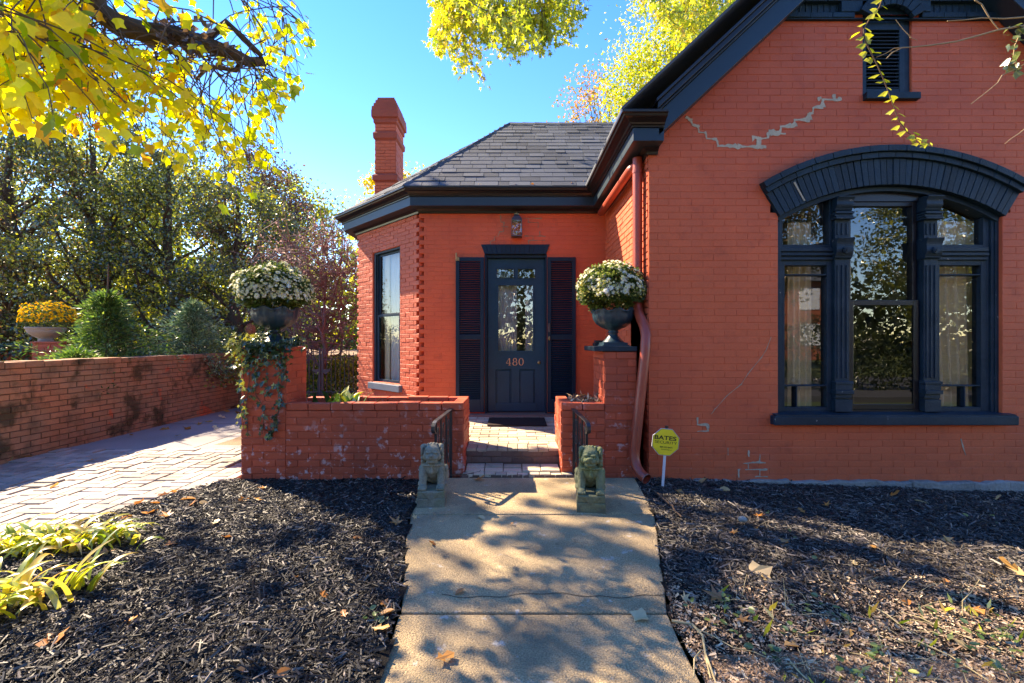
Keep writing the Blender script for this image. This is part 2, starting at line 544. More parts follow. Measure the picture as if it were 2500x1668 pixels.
LEAF = {  # half outlines, x >= 0, y from stalk to tip; each leaf is two folded halves
    'tulip': [(0, 0), (.30, .02), (.52, .20), (.36, .46), (.42, .92), (0, .76)],
    'gum': [(0, .03), (.44, -.06), (.19, .22), (.58, .52), (.14, .46), (0, 1)],
    'oak': [(0, 0), (.10, .22), (.42, .38), (.14, .48), (.34, .78), (0, 1)],
    'ivy': [(0, .02), (.34, -.08), (.24, .22), (.50, .45), (.18, .5), (0, 1)],
    'fan': [(0, .0), (.2, .05), (.42, .55), (.46, 1.0), (.22, .92), (0, .86)],
    'oval': [(0, 0), (.2, .14), (.32, .4), (.26, .7), (.1, .92), (0, 1)],
}


def leaf_template(kind, fold=.18, curl=.1):
    h = LEAF[kind]
    vs = [(x, y, abs(x) * fold + curl * y * y * -1) for x, y in h] + [(-x, y, abs(x) * fold + curl * y * y * -1) for x, y in h]
    n = len(h)
    return np.array(vs), np.array([tuple(range(n)), tuple(range(2 * n - 1, n - 1, -1))])


SIMPLE = (np.array([(0, 0, 0), (.33, .45, .10), (0, 1, -.08), (-.33, .45, .10)]), np.array([(0, 1, 2, 3)]))
SPRAY = (np.array([(0, 0, 0), (.13, .4, .0), (0, 1, 0), (-.13, .4, .0)]), np.array([(0, 1, 2, 3)]))


def leaves(name, pos, dirs, nrm, size, mat, tmpl=SIMPLE, parent=None, rnd=None, kind=None):
    tv, tf = tmpl
    n = len(pos)
    rot = rot_from(dirs, nrm)
    v = np.einsum('nij,kj->nki', rot, tv) * np.asarray(size)[:, None, None] + pos[:, None, :]
    f = tf[None] + (np.arange(n) * len(tv))[:, None, None]
    if rnd is None:
        rnd = rng.random(n)
    return np_mesh(name, v.reshape(-1, 3), f.reshape(-1, tf.shape[1]), np.repeat(rnd, len(tf)), mat, parent, kind=kind)


def rdir(n, bias=(0, 0, 0)):
    d = rng.normal(size=(n, 3)) + np.array(bias)
    return d / np.linalg.norm(d, axis=1, keepdims=True)


# ------------------------------------------------------------------ brickwork
def brick_template(seed, bev=(.014, .055), jit=.012):
    r = random.Random(seed)
    bx, bz = bev
    j = lambda a: r.uniform(-a, a)
    front = [(-.5 + bx + j(.006), -1 + j(jit * 4), -.5 + bz + j(.03)), (.5 - bx + j(.006), -1 + j(jit * 4), -.5 + bz + j(.03)),
             (.5 - bx + j(.006), -1 + j(jit * 4), .5 - bz + j(.03)), (-.5 + bx + j(.006), -1 + j(jit * 4), .5 - bz + j(.03))]
    e_ = lambda x, z: (x + r.uniform(-.004, .004), -.80, z + r.uniform(-.025, .025))
    ring = [e_(-.5, -.5), e_(.5, -.5), e_(.5, .5), e_(-.5, .5)]
    back = [(-.5, 0, -.5), (.5, 0, -.5), (.5, 0, .5), (-.5, 0, .5)]
    v = front + ring + back
    f = [(0, 1, 2, 3)]
    for k in range(4):
        n = (k + 1) % 4
        f.append((4 + k, 4 + n, n, k))
        f.append((8 + k, 8 + n, 4 + n, 4 + k))
    return np.array(v), np.array(f)


BT = [brick_template(i) for i in range(10)]
_bm_cache = {}


def brick_me(i, mat):
    k = (i, mat)
    if k not in _bm_cache:
        me = bpy.data.meshes.new('brick')
        me.from_pydata([tuple(p) for p in BT[i][0]], [], [tuple(int(q) for q in f) for f in BT[i][1]])
        me.materials.append(M[mat])
        me.update()
        _bm_cache[k] = me
    return _bm_cache[k]


def place_bricks(specs, mat, parent, n_obj=300, name='brick', key=None):
    """specs: list of (matrix 4x4) for unit brick template; the first n_obj by key become objects."""
    idx = list(range(len(specs)))
    if key:
        idx.sort(key=lambda i: key(specs[i]))
    V, Fc, Rn = [], [], []
    off = 0
    for c, i in enumerate(idx):
        m = specs[i]
        t = random.randrange(10)
        if c < n_obj:
            o = bpy.data.objects.new(name, brick_me(t, mat))
            COL.objects.link(o)
            par(o, parent)
            o.matrix_basis = m
        else:
            a = np.array(m)
            V.append(BT[t][0] @ a[:3, :3].T + a[:3, 3])
            Fc.append(BT[t][1] + off)
            off += 12
            Rn.append(np.full(9, random.random()))
    if V:
        np_mesh('brickwork', np.concatenate(V), np.concatenate(Fc), np.concatenate(Rn), mat, parent, kind='stuff')


def lay(intv, z0, z1, h, L, jv=.004, jh=.006, alt=.5, start=0.0):
    out = []
    n = int(round((z1 - z0) / h))
    for k in range(n):
        za, zb = z0 + k * h, z0 + (k + 1) * h
        for a, b in intv((za + zb) / 2, k):
            s0 = start + (k % 2) * L * alt
            i = math.floor((a - s0) / L)
            cuts = [a]
            x = s0 + (i + 1) * L
            while x < b - .035:
                if x > a + .035:
                    cuts.append(x + random.uniform(-.006, .006))
                x += L
            cuts.append(b)
            for p, q in zip(cuts[:-1], cuts[1:]):
                out.append((p + jv / 2, q - jv / 2, za + jh / 2, zb - jh / 2))
    return out


def frame_mats(bricks, O, d, n, proud, jit=.0012, tilt=.006, back=.012):
    """O origin, d right-hand direction seen from outside, n outward."""
    O, d, n = Vector(O), Vector(d).normalized(), Vector(n).normalized()
    up = Vector((0, 0, 1))
    res = []
    for a, b, za, zb in bricks:
        c = O + d * ((a + b) / 2) + up * ((za + zb) / 2) - n * back
        dep = proud + back + random.gauss(0, jit)
        t1, t2 = random.gauss(0, tilt), random.gauss(0, tilt * .5)
        X = (d + up * t2 + n * t1 * .4) * (b - a)
        Y = -n * dep
        Z = (up + n * t1) * (zb - za)
        m = Matrix(((X.x, Y.x, Z.x, c.x), (X.y, Y.y, Z.y, c.y), (X.z, Y.z, Z.z, c.z), (0, 0, 0, 1)))
        res.append(m)
    return res


def wall_base(name, intv, z0, z1, h, O, d, n, thick, mat, parent):
    mb = MB()
    O, d, n = Vector(O), Vector(d).normalized(), Vector(n).normalized()
    k = 0
    cnt = int(round((z1 - z0) / h))
    for k in range(cnt):
        za = z0 + k * h
        for a, b in intv(za + h / 2, k):
            mb.obox(O + d * a + Vector((0, 0, za)), d * (b - a), -n * thick, (0, 0, h))
    return mb.build(name, mat, parent)


def near_cam(m):
    return (m.to_translation() - Vector((0, 0, CZ))).length


def sub(iv, cut):
    out = []
    for a, b in iv:
        c, d = cut
        if d <= a or c >= b:
            out.append((a, b))
        else:
            if c > a:
                out.append((a, c))
            if d < b:
                out.append((d, b))
    return out


# ================================================================== GROUND
def grid_sheet(name, x0, x1, y0, y1, step, zf, mat, keep=None):
    nx, ny = int((x1 - x0) / step) + 1, int((y1 - y0) / step) + 1
    X, Y = np.meshgrid(np.linspace(x0, x1, nx), np.linspace(y0, y1, ny))
    Z = zf(X, Y)
    v = np.stack([X.ravel(), Y.ravel(), Z.ravel()], 1)
    i = np.arange(nx * ny).reshape(ny, nx)
    f = np.stack([i[:-1, :-1].ravel(), i[:-1, 1:].ravel(), i[1:, 1:].ravel(), i[1:, :-1].ravel()], 1)
    if keep is not None:
        c = v[f].mean(1)
        f = f[keep(c[:, 0], c[:, 1])]
    return np_mesh(name, v, f, None, mat, smooth=True)


def wob(x, y, s=1.0):
    return (np.sin(x * 2.1 * s + 1.3) * np.cos(y * 1.7 * s + .4) + .5 * np.sin(x * 5.3 * s + y * 4.1 * s) + .3 * np.sin(x * 11 * s - y * 9 * s + 2)) / 1.8


structure(MB().add([(-220, -220, -.16), (220, -220, -.16), (220, 220, -.16), (-220, 220, -.16)], [(0, 1, 2, 3)]).build('ground', 'grass_ground'))
structure(MB().box(-60, 60, -9.5, -4.5, -.3, -.14).build('road', 'asphalt'))
structure(MB().box(-60, 60, -3.6, -2.1, -.3, -.02).build('pavement', 'asphalt', bevel=.01))

# concrete path: outline in plan, flaring towards the house
L_EDGE = [(-2.1, -.50), (1.2, -.51), (1.73, -.514), (2.18, -.535), (2.55, -.60), (2.91, -.684), (3.415, -.756)]
R_EDGE = [(-2.1, .70), (1.2, .71), (1.73, .72), (2.06, .725), (2.18, .745), (2.55, .84), (2.91, .938), (3.415, 1.068)]


def edge_x(E_, y):
    ys = [p[0] for p in E_]
    return np.interp(y, ys, [p[1] for p in E_])


def slab(name, ys, zt, wv=.004):
    mb = MB()
    top = []
    lpts = [(edge_x(L_EDGE, y) + random.uniform(-wv, wv), y) for y in ys]
    rpts = [(edge_x(R_EDGE, y) + random.uniform(-wv, wv), y) for y in ys]
    pts = lpts + rpts[::-1]
    mb.prism([(x, y, zt(y) - .14) for x, y in pts], (0, 0, .14))
    return mb.build(name, 'concrete', PATH, bevel=.008)


PATH = structure(MB().box(-.42, .6, -2.05, 3.3, -.2, -.03).build('path', 'sand'))
slab('slab', list(np.linspace(-2.08, 2.17, 24)), lambda y: 0.0)
slab('slab', list(np.linspace(2.183, 3.41, 12)), lambda y: 0.002)
mb = MB()
mb.prism([(-.775, 3.422, -.1), (1.07, 3.422, -.1), (1.10, 3.8, -.08), (1.13, 4.20, -.06), (-.755, 4.20, -.06), (-.79, 3.8, -.08)], (0, 0, .104))
mb.build('slab', 'concrete', PATH, bevel=.008)
# hairline crack across the middle slab
mb = MB()
xs = np.linspace(-.36, .9, 60)
for a, b in zip(xs[:-1], xs[1:]):
    ya, yb = 2.325 + .018 * math.sin(a * 9) + .008 * math.sin(a * 31), 2.325 + .018 * math.sin(b * 9) + .008 * math.sin(b * 31)
    mb.add([(a, ya - .0022, .0045), (b, yb - .0022, .0045), (b, yb + .0022, .0045), (a, ya + .0022, .0045)], [(0, 1, 2, 3)])
mb.build('crack', surf('path_crack', (.03, .026, .02), .95, bump=0), PATH)

# driveway of brick pavers and a concrete pad behind
structure(MB().box(-5.5, -2.45, 1.3, 5.5, -.2, -.012).build('driveway', 'sand'))
DRIVE = bpy.data.objects['driveway']


def drive_edge(y):                        # right edge of the driveway
    return np.interp(y, [1.3, 2.83, 3.5, 4.28, 6.0], [-3.45, -3.16, -2.95, -2.62, -2.5])


specs = []
u = .208
for i in range(-1, 16):
    for j in range(0, 21):
        x0, y0 = -5.42 + i * u, 1.35 + j * u
        horiz = (i + j) % 2 == 0
        for k in range(2):
            if horiz:
                cx, cy, sx, sy = x0 + u / 2, y0 + u / 4 + k * u / 2, u - .012, u / 2 - .012
            else:
                cx, cy, sx, sy = x0 + u / 4 + k * u / 2, y0 + u / 2, u / 2 - .012, u - .012
            if cx < -5.40 or cx > drive_edge(cy) + .03 or cy > 5.48:
                continue
            z = random.gauss(.004, .004) + .006 * math.sin(cx * 3) * math.cos(cy * 2.2)
            tx, ty = random.gauss(0, .012), random.gauss(0, .012)
            # template faces -y; lay it on its back so its face looks up
            X = Vector((sx, 0, sx * tx))
            Y = Vector((0, 0, -.03))
            Z = Vector((0, sy, sy * ty))
            specs.append(Matrix(((X.x, Y.x, Z.x, cx), (X.y, Y.y, Z.y, cy), (X.z, Y.z, Z.z, z - .028), (0, 0, 0, 1))))
place_bricks(specs, 'paver', DRIVE, 300, 'paver', lambda m: near_cam(m) if m.to_translation().x > -m.to_translation().y * 1.16 else 99)
PAD = structure(MB().box(-5.5, -1.2, 5.51, 14, -.2, -.004).build('concrete_pad', 'slab', bevel=.006))
for y in (7.2, 9.0, 11.0):
    MB().box(-5.45, -2.7, y, y + .012, -.003, -.0015).build('joint', 'sand', PAD)
MB().box(-3.9, -3.89, 5.55, 13, -.003, -.0015).build('joint', 'sand', PAD)


def bed_z(x, y):
    base = np.where(x < 0, .012 + .02 * np.clip((4.2 - y) / 3, 0, 1), .015 - .034 * np.clip(x - 1.2, 0, 5))
    return base + .014 * wob(x, y, 1.4) - .012


left_bed = lambda x, y: (x > drive_edge(y) - .06) & (x < edge_x(L_EDGE, np.minimum(y, 3.41)) - .012 + .008 * np.sin(y * 37) * np.sin(y * 11)) & (y < 4.30)
right_bed = lambda x, y: (x > np.where(y < 3.42, edge_x(R_EDGE, y), 1.06) + .012 - .008 * np.sin(y * 31) * np.sin(y * 13)) & (y < 4.36)
structure(grid_sheet('mulch_bed', -3.6, -.40, .6, 4.32, .05, bed_z, 'mulchbed', lambda x, y: (x > drive_edge(y) - .06) & (x < edge_x(L_EDGE, np.minimum(y, 3.41)) + .0)))
structure(grid_sheet('mulch_bed', .6, 7, 1.9, 4.38, .05, bed_z, 'mulchbed', right_bed))
structure(grid_sheet('bare_soil', .6, 7, -2, 2.6, .05, lambda x, y: bed_z(x, y) - .004 - .03 * np.clip((y - 2.2) / .4, 0, 1), 'soil', right_bed))
structure(grid_sheet('bare_soil', -5.6, -.45, -2, .62, .05, lambda x, y: bed_z(x, y) - .01, 'soil', lambda x, y: x < edge_x(L_EDGE, y)))
# raised garden behind the long wall and beyond the gate
structure(grid_sheet('garden_bank', -60, -5.62, 2.0, 60, .8, lambda x, y: .55 + .12 * wob(x, y, .3) + .35 * np.clip((-x - 9) / 10, 0, 1), 'soil'))
structure(grid_sheet('garden_soil', -5.2, -1.0, 8.6, 60, .5, lambda x, y: .16 + .05 * wob(x, y, .6) + .0 * x, 'soil'))
structure(grid_sheet('side_bed', -3.15, -.3, 4.8, 8.7, .25, lambda x, y: .22 + .03 * wob(x, y, 1) + .0 * x, 'soil'))


def mulch(name, n, xr, yr, mask, label, dens=None):
    x, y = rng.uniform(*xr, n), rng.uniform(*yr, n)
    k = mask(x, y)
    if dens is not None:
        k &= rng.random(n) < dens(x, y)
    x, y = x[k], y[k]
    n = len(x)
    L_ = np.clip(rng.lognormal(-3.75, .6, n), .009, .10)
    W = np.clip(L_ * rng.uniform(.06, .24, n), .002, .011)
    H = W * rng.uniform(.3, .7, n)
    a = rng.uniform(0, 6.283, n)
    d = np.stack([np.cos(a), np.sin(a), rng.normal(0, .3, n)], 1)
    nr = np.stack([rng.normal(0, .35, n), rng.normal(0, .35, n), np.ones(n)], 1)
    rot = rot_from(d, nr)
    tv = np.array([(-.5, -.5, 0), (.5, -.45, 0), (-.4, .5, 0), (.45, .5, 0), (.0, -.42, 1), (.05, .4, 1)])
    sc = np.stack([W, L_, H], 1)
    v = np.einsum('nij,nkj->nki', rot, tv[None] * sc[:, None, :])
    v += np.stack([x, y, bed_z(x, y) + rng.uniform(.0, .012, n)], 1)[:, None, :]
    tri = np.array([(0, 4, 1), (2, 3, 5), (0, 2, 5), (0, 5, 4), (1, 4, 5), (1, 5, 3)])
    f = tri[None] + (np.arange(n) * 6)[:, None, None]
    r = np.clip(rng.beta(1.6, 2.6, n), 0, .999)
    o = np_mesh(name, v.reshape(-1, 3), f.reshape(-1, 3), np.repeat(r, 6), 'mulch', kind='stuff')
    tag(o, label, 'mulch')


mulch('mulch', 90000, (-3.3, -.45), (1.25, 4.30), left_bed, 'shredded black mulch covering the bed left of the path')
mulch('mulch', 100000, (.68, 5.2), (1.9, 4.33), right_bed, 'shredded black mulch covering the bed under the arched window',
      lambda x, y: np.clip((y - 2.24 - .12 * wob(x, y, 2)) / .3, 0.015, 1))


def litter(n):
    x, y = rng.uniform(.68, 4.2, n), rng.uniform(1.2, 2.75, n)
    k = right_bed(x, y) & (rng.random(n) < np.clip((2.62 - y + .1 * wob(x, y, 2)) / .45, 0, 1)) & (x < y * 1.25 + .3)
    x, y = x[k], y[k]
    n = len(x)
    L_ = np.clip(rng.lognormal(-4.5, .55, n), .005, .06)
    W = np.clip(L_ * rng.uniform(.12, .5, n), .002, .012)
    d = rdir(n) * np.array([1, 1, .35])
    nr = np.stack([rng.normal(0, .5, n), rng.normal(0, .5, n), np.ones(n)], 1)
    rot = rot_from(d, nr)
    tv = np.array([(-.5, -.5, 0), (.5, -.4, .2), (.4, .5, .0), (-.5, .45, .3)])
    v = np.einsum('nij,nkj->nki', rot, tv[None] * np.stack([W, L_, W], 1)[:, None, :]) + np.stack([x, y, bed_z(x, y) + rng.uniform(.0, .01, n)], 1)[:, None, :]
    f = np.arange(n * 4).reshape(n, 4)
    o = np_mesh('leaf_litter', v.reshape(-1, 3), f, rng.beta(1.5, 2, n), 'litter', kind='stuff')
    tag(o, 'dry brown leaf litter and straw on bare soil right of the path', 'leaf litter')


litter(80000)

# ================================================================== HOUSE
HOUSE = thing('brick_house', 'red painted brick cottage with navy trim, arched window and grey shingle roof', 'house', (1.3, 4.4, 0))
GY, DY = 4.33, 6.30                        # gable wall and door wall distances
WX = 1.30                                  # side wall of the gable wing
NX, NY = -1.285, DY                        # near corner of the bay
FX, FY = NX - 1.298, NY + 1.298            # far corner of the bay
PKX, SL = 3.6, .935                        # gable peak and roof slope
H = .0655
ARC_C, ARC_R, ARC_ZC = 3.597, 2.063, .72


def rake_x(z): return WX - .02 + (z - 3.12) / SL


def gable_iv(z, k):
    a, b = WX, 2 * PKX - WX
    if z > 3.12:
        a, b = max(WX, rake_x(z) - .09), 2 * PKX - max(WX, rake_x(z) - .09)
    if b - a < .1:
        return []
    iv = [(a, b)]
    if .57 < z < 2.50:
        iv = sub(iv, (2.529, 4.665))
    elif z >= 2.50 and z < ARC_ZC + ARC_R + .1:
        q = (ARC_R + .1) ** 2 - (z - ARC_ZC) ** 2
        if q > 0:
            iv = sub(iv, (ARC_C - math.sqrt(q), ARC_C + math.sqrt(q)))
    if 3.65 < z < 4.42:
        iv = sub(iv, (3.335, 3.80))
    return iv


NG = 82
gw = wall_base('gable_wall', gable_iv, -.16, -.16 + NG * H, H, (0, GY, 0), (1, 0, 0), (0, -1, 0), .22, 'paint', HOUSE)
bl = lay(gable_iv, -.16, -.16 + NG * H, H, .213, .0022, .0060)
bm_ = frame_mats(bl, (0, GY, 0), (1, 0, 0), (0, -1, 0), .0034, .0004, .0012)
place_bricks(bm_, 'paint', gw, 300, 'brick', lambda m: abs(m.to_translation().z - 1.25) + abs(m.to_translation().x - 2.4) * .6)
# rough foundation stones under the gable wall
x = 1.62
while x < 5.3:
    wd = random.uniform(.35, .75)
    mb = MB()
    n_ = 6
    top = [(x + wd * i / n_, random.uniform(-.022, .004) - .006 * (x - 1.6)) for i in range(n_ + 1)]
    mb.xz([(x, -.3)] + top + [(x + wd - .008, -.3)], GY - .045 - random.uniform(0, .03), GY + .05)
    mb.build('foundation_stone', 'stone', gw, bevel=.012)
    x += wd

# side wall of the gable wing (faces left)
side = lambda z, k: [(0, 6.30 - GY - .012)]
sw = wall_base('side_wall', side, -.16, 3.15, 3.31 / 50, (WX, 6.30, 0), (0, -1, 0), (-1, 0, 0), .2, 'paint_rough', HOUSE)
place_bricks(frame_mats(lay(side, -.16, 3.15, 3.31 / 50, .213, .006, .008), (WX, 6.30, 0), (0, -1, 0), (-1, 0, 0), .007, .0016, .010), 'paint_rough', sw, 0)

# door wall of the bay, with toothed corner
DX0, DX1 = PX(1183, DY), PX(1335, DY)
DTOP = PZ(621, DY)


def bay_front(z, k):
    a = .066 if k % 2 else 0.0
    iv = [(a, WX - NX)]
    if z < DTOP:
        iv = sub(iv, (DX0 - NX, DX1 - NX))
    return iv


HB = .0615
NB = 48
Z0B = .18
bw = wall_base('door_wall', bay_front, Z0B, Z0B + NB * HB, HB, (NX, NY, 0), (1, 0, 0), (0, -1, 0), .16, 'paint', HOUSE)
place_bricks(frame_mats(lay(bay_front, Z0B, Z0B + NB * HB, HB, .213, .002, .005), (NX, NY, 0), (1, 0, 0), (0, -1, 0), .003, .0004, .0012), 'paint', bw, 0)
fd = Vector((.7071, -.7071, 0))
fn = Vector((-.7071, -.7071, 0))
FL = 1.298 * math.sqrt(2)
WA, WB = FL * (1 - .71), FL * (1 - .268)       # bay window along the facet, measured from the far corner
WZ0, WZ1 = .66, 2.72


def bay_facet(z, k):
    iv = [(0.06 if k % 2 else 0, FL - (0 if k % 2 else .06))]
    if WZ0 < z < WZ1:
        iv = sub(iv, (WA, WB))
    return iv


fw = wall_base('bay_facet_wall', bay_facet, Z0B, Z0B + NB * HB, HB, (FX, FY, 0), fd, fn, .16, 'paint_rough', HOUSE)
place_bricks(frame_mats(lay(bay_facet, Z0B, Z0B + NB * HB, HB, .213, .006, .007), (FX, FY, 0), fd, fn, .006, .0014, .008), 'paint_rough', fw, 0)
bs_iv = lambda z, k: [(0 if k % 2 else 0.0, 4.2 - (.06 if k % 2 else 0))]
wall_base('bay_side_wall', bs_iv, Z0B, Z0B + NB * HB, HB, (FX, FY + 4.2, 0), (0, -1, 0), (-1, 0, 0), .11, 'paint_rough', HOUSE)
# solid core behind the toothing so that the notches read as recesses
mb = MB()
e = .125
mb.prism([(NX + .9, NY + .165, Z0B), (NX + .035, NY + e, Z0B), (NX - .03, NY + e + .01, Z0B), (NX - .3, NY + e + .32, Z0B), (NX + .3, NY + .6, Z0B)], (0, 0, NB * HB))
mb.build('corner_core', 'paint', fw)
mb = MB()
mb.prism([(FX + .075, FY + .05, Z0B), (FX + .16, FY - .06, Z0B), (FX + .35, FY + .1, Z0B), (FX + .1, FY + .5, Z0B)], (0, 0, NB * HB))
mb.build('corner_core', 'paint', fw)

# closed shell and rooms behind the windows
mb = MB()
mb.box(WX + .23, 2 * PKX - WX - .05, 7.6, 7.7, -.1, 3.2)                # back of the front room
mb.box(WX + .23, 2 * PKX - WX - .05, GY + .24, 7.6, 3.1, 3.2)
mb.box(WX + .205, WX + .225, GY + .24, 7.7, -.1, 3.2)
mb.box(2 * PKX - WX - .25, 2 * PKX - WX - .03, GY + .23, 14, -.2, 3.2)
mb.box(FX + .15, WX, 9.4, 9.5, 0, 3.2)
mb.prism([(NX + .05, NY + .2, 3.02), (WX, NY + .2, 3.02), (WX, 9.5, 3.02), (FX + .25, 9.5, 3.02), (FX + .25, FY + .15, 3.02)], (0, 0, .06))
mb.build('interior_wall', 'plaster', HOUSE)
mb = MB()
mb.box(WX + .23, 5.7, GY + .24, 7.6, .1, .2)
mb.prism([(NX + .05, NY + .2, .2), (WX, NY + .2, .2), (WX, 9.4, .2), (FX + .25, 9.4, .2), (FX + .25, FY + .15, .2)], (0, 0, .07))
mb.build('interior_floor', 'floorboards', HOUSE)
MB().box(FX, 2 * PKX - WX, 11.8, 12, -.2, 3.2).build('back_wall', 'paint', HOUSE)


# ---------------------------------------------------------------- cornice: swept fascia and gutter
def sweep(path, prof):
    pts = [Vector((x, y)) for x, y in path]
    rings = []
    for i, p in enumerate(pts):
        dirs = []
        if i > 0:
            dirs.append((pts[i] - pts[i - 1]).normalized())
        if i < len(pts) - 1:
            dirs.append((pts[i + 1] - pts[i]).normalized())
        ns = [Vector((d.y, -d.x)) for d in dirs]
        n = ns[0] if len(ns) == 1 else (ns[0] + ns[1]) / (1 + ns[0].dot(ns[1]))
        rings.append([Vector((p.x + n.x * o, p.y + n.y * o, z)) for o, z in prof])
    return MB().loft(rings, cap=True)


CORN = [(FX, 11.8), (FX, FY), (NX, NY), (WX, NY), (WX, GY), (WX + .08, GY)]
sweep(CORN, [(-.05, 3.122), (.20, 3.122), (.20, 3.24), (-.05, 3.24)]).build('fascia', 'fascia', HOUSE, bevel=.003)
sweep(CORN, [(-.04, 3.07), (.025, 3.07), (.03, 3.095), (.07, 3.121), (-.04, 3.121)]).build('bed_moulding', 'gutter', HOUSE)
sweep(CORN, [(-.05, 3.242), (.212, 3.242), (.214, 3.255), (.232, 3.258), (.240, 3.272), (.275, 3.292), (.305, 3.30), (.312, 3.318), (.33, 3.322), (.332, 3.345), (.30, 3.347), (.29, 3.32), (-.05, 3.32)]).build('gutter', 'gutter', HOUSE, bevel=.002)
# rake boards
for sgn in (1, -1):
    def Xs(x): return x if sgn > 0 else 2 * PKX - x
    zpk = 3.12 + (PKX - (WX - .02)) * SL

    def rake(name, lo, hi, y0, y1, mat, x0=WX - .02):
        mb = MB()
        mb.xz([(Xs(x0), 3.12 + (x0 - WX + .02) * SL + lo), (Xs(PKX), zpk + lo), (Xs(PKX), zpk + hi), (Xs(x0), 3.12 + (x0 - WX + .02) * SL + hi)], y0, y1)
        return mb.build(name, mat, HOUSE, bevel=.004)
    rake('rake_board', .0, .215, GY - .20, GY - .01, 'fascia', WX + .03)
    rake('rake_moulding', .216, .24, GY - .225, GY - .01, 'gutter', WX + .02)
    rake('rake_moulding', .241, .30, GY - .27, GY - .01, 'gutter', WX + .0)
    rake('rake_moulding', .301, .335, GY - .31, GY - .01, 'gutter', WX - .02)
    mb = MB()                              # roof slab of the gable wing
    xe = WX - .33
    ze = 3.346
    zp = ze + (PKX - xe) * SL
    mb.prism([(Xs(xe), GY - .30, ze), (Xs(PKX), GY - .30, zp), (Xs(PKX), GY - .30, zp + .03), (Xs(xe), GY - .30, ze + .03)], (0, 8.2, 0))
    mb.build('roof_slope', 'shingle', HOUSE)

# ---------------------------------------------------------------- bay roof with shingles
E1 = Vector((NX - .33 * math.tan(R(22.5)), NY - .30, 3.345))
ZR, YR = 5.01, 7.76
R1 = Vector((-.035, YR, ZR))
R2 = Vector((2.9, YR, ZR))
C1 = Vector((FX - .33, FY - .33 * math.tan(R(22.5)), 3.345))
D1 = Vector((FX - .33, 11.8, 3.345))
A1 = Vector((2.2, E1.y, 3.345))
mb = MB()
mb.add([A1, E1, R1, R2], [(0, 3, 2, 1)])
mb.add([E1, C1, R1], [(0, 2, 1)])
mb.add([C1, D1, R1], [(0, 2, 1)])
mb.add([D1, (3, 11.8, 3.345), R2, R1], [(0, 1, 2, 3)])
roof = mb.build('roof', 'shingle', HOUSE)
sh_me = []
for i in range(6):
    r_ = random.Random(i)
    t = r_.choice([.006, .007, .010, .013])
    q = MB()
    q.add([(-.5, 0, 0), (.5, 0, 0), (.5, 1, -.004), (-.5, 1, -.004), (-.495, 0.0, t), (.495, 0.0, t), (.49, 1, .002), (-.49, 1, .002)],
          [(0, 3, 2, 1), (4, 5, 6, 7), (0, 1, 5, 4), (1, 2, 6, 5), (2, 3, 7, 6), (3, 0, 4, 7)])
    me = q.mesh('shingle')
    me.materials.append(M['shingle'])
    sh_me.append(me)


def shingles(p0, ux, uy, rows, exp, lo, hi, wid=(.14, .34)):
    nrm = ux.cross(uy).normalized()
    n = 0
    for r_ in range(rows):
        a, b = lo(r_ * exp), hi(r_ * exp)
        s = a - random.uniform(0, .2)
        while s < b:
            w_ = random.uniform(*wid)
            s0, s1 = max(s, a), min(s + w_, b)
            s += w_
            if s1 - s0 < .02:
                continue
            o = bpy.data.objects.new('shingle', random.choice(sh_me))
            COL.objects.link(o)
            par(o, roof)
            c = p0 + ux * ((s0 + s1) / 2) + uy * (r_ * exp + random.gauss(0, .0015)) + nrm * (.006)
            X, Y = ux * (s1 - s0 - .004), uy * (exp * 1.08)
            Z = nrm
            o.matrix_basis = Matrix(((X.x, Y.x, Z.x, c.x), (X.y, Y.y, Z.y, c.y), (X.z, Y.z, Z.z, c.z), (0, 0, 0, 1)))
            n += 1
    return n


up1 = (Vector((0, YR - E1.y, ZR - E1.z))).normalized()
slen = math.hypot(YR - E1.y, ZR - E1.z)
hx = (R1.x - E1.x) / slen
vx = (2.6 - (WX - .3)) / slen
shingles(Vector((0, E1.y, E1.z)), Vector((1, 0, 0)), up1, int(slen / .14), .14, lambda t: E1.x + hx * t, lambda t: min(WX - .33 + vx * t + .05, 2.6))
ue = (E1 - C1).normalized()
el = (E1 - C1).length
foot = C1 + ue * ((R1 - C1).dot(ue))
up2 = (R1 - foot).normalized()
sl2 = (R1 - foot).length
fp = (R1 - C1).dot(ue)
shingles(C1, ue, up2, int(sl2 / .15), .15, lambda t: fp * t / sl2, lambda t: el + (fp - el) * t / sl2, (.24, .42))
# ridge and hip caps
for a, b, n_ in ((E1, R1, 15), (R1, R2, 14)):
    for i in range(n_):
        p = a.lerp(b, i / n_)
        q = a.lerp(b, (i + 1.12) / n_)
        d = (q - p).normalized()
        sd = d.cross(Vector((0, 0, 1))).normalized()
        upv = sd.cross(d)
        mb = MB()
        hw = .075
        if (b - a).z > .1:
            o1 = (-sd * hw - upv * .022, upv * .012, sd * hw - upv * .05)
        else:
            o1 = (-sd * hw - upv * .06, upv * .012, sd * hw - upv * .06)
        lift = upv * .014
        r1 = [p + k + lift * 1.3 for k in o1]
        r2 = [q + k + lift * .8 for k in o1]
        mb.add(r1 + r2 + [k - upv * .008 for k in r1 + r2],
               [(0, 3, 4, 1), (1, 4, 5, 2), (6, 7, 10, 9), (7, 8, 11, 10), (0, 1, 7, 6), (1, 2, 8, 7), (3, 9, 10, 4), (4, 10, 11, 5), (0, 6, 9, 3), (2, 5, 11, 8)])
        mb.build('ridge_cap', 'shingle', roof)

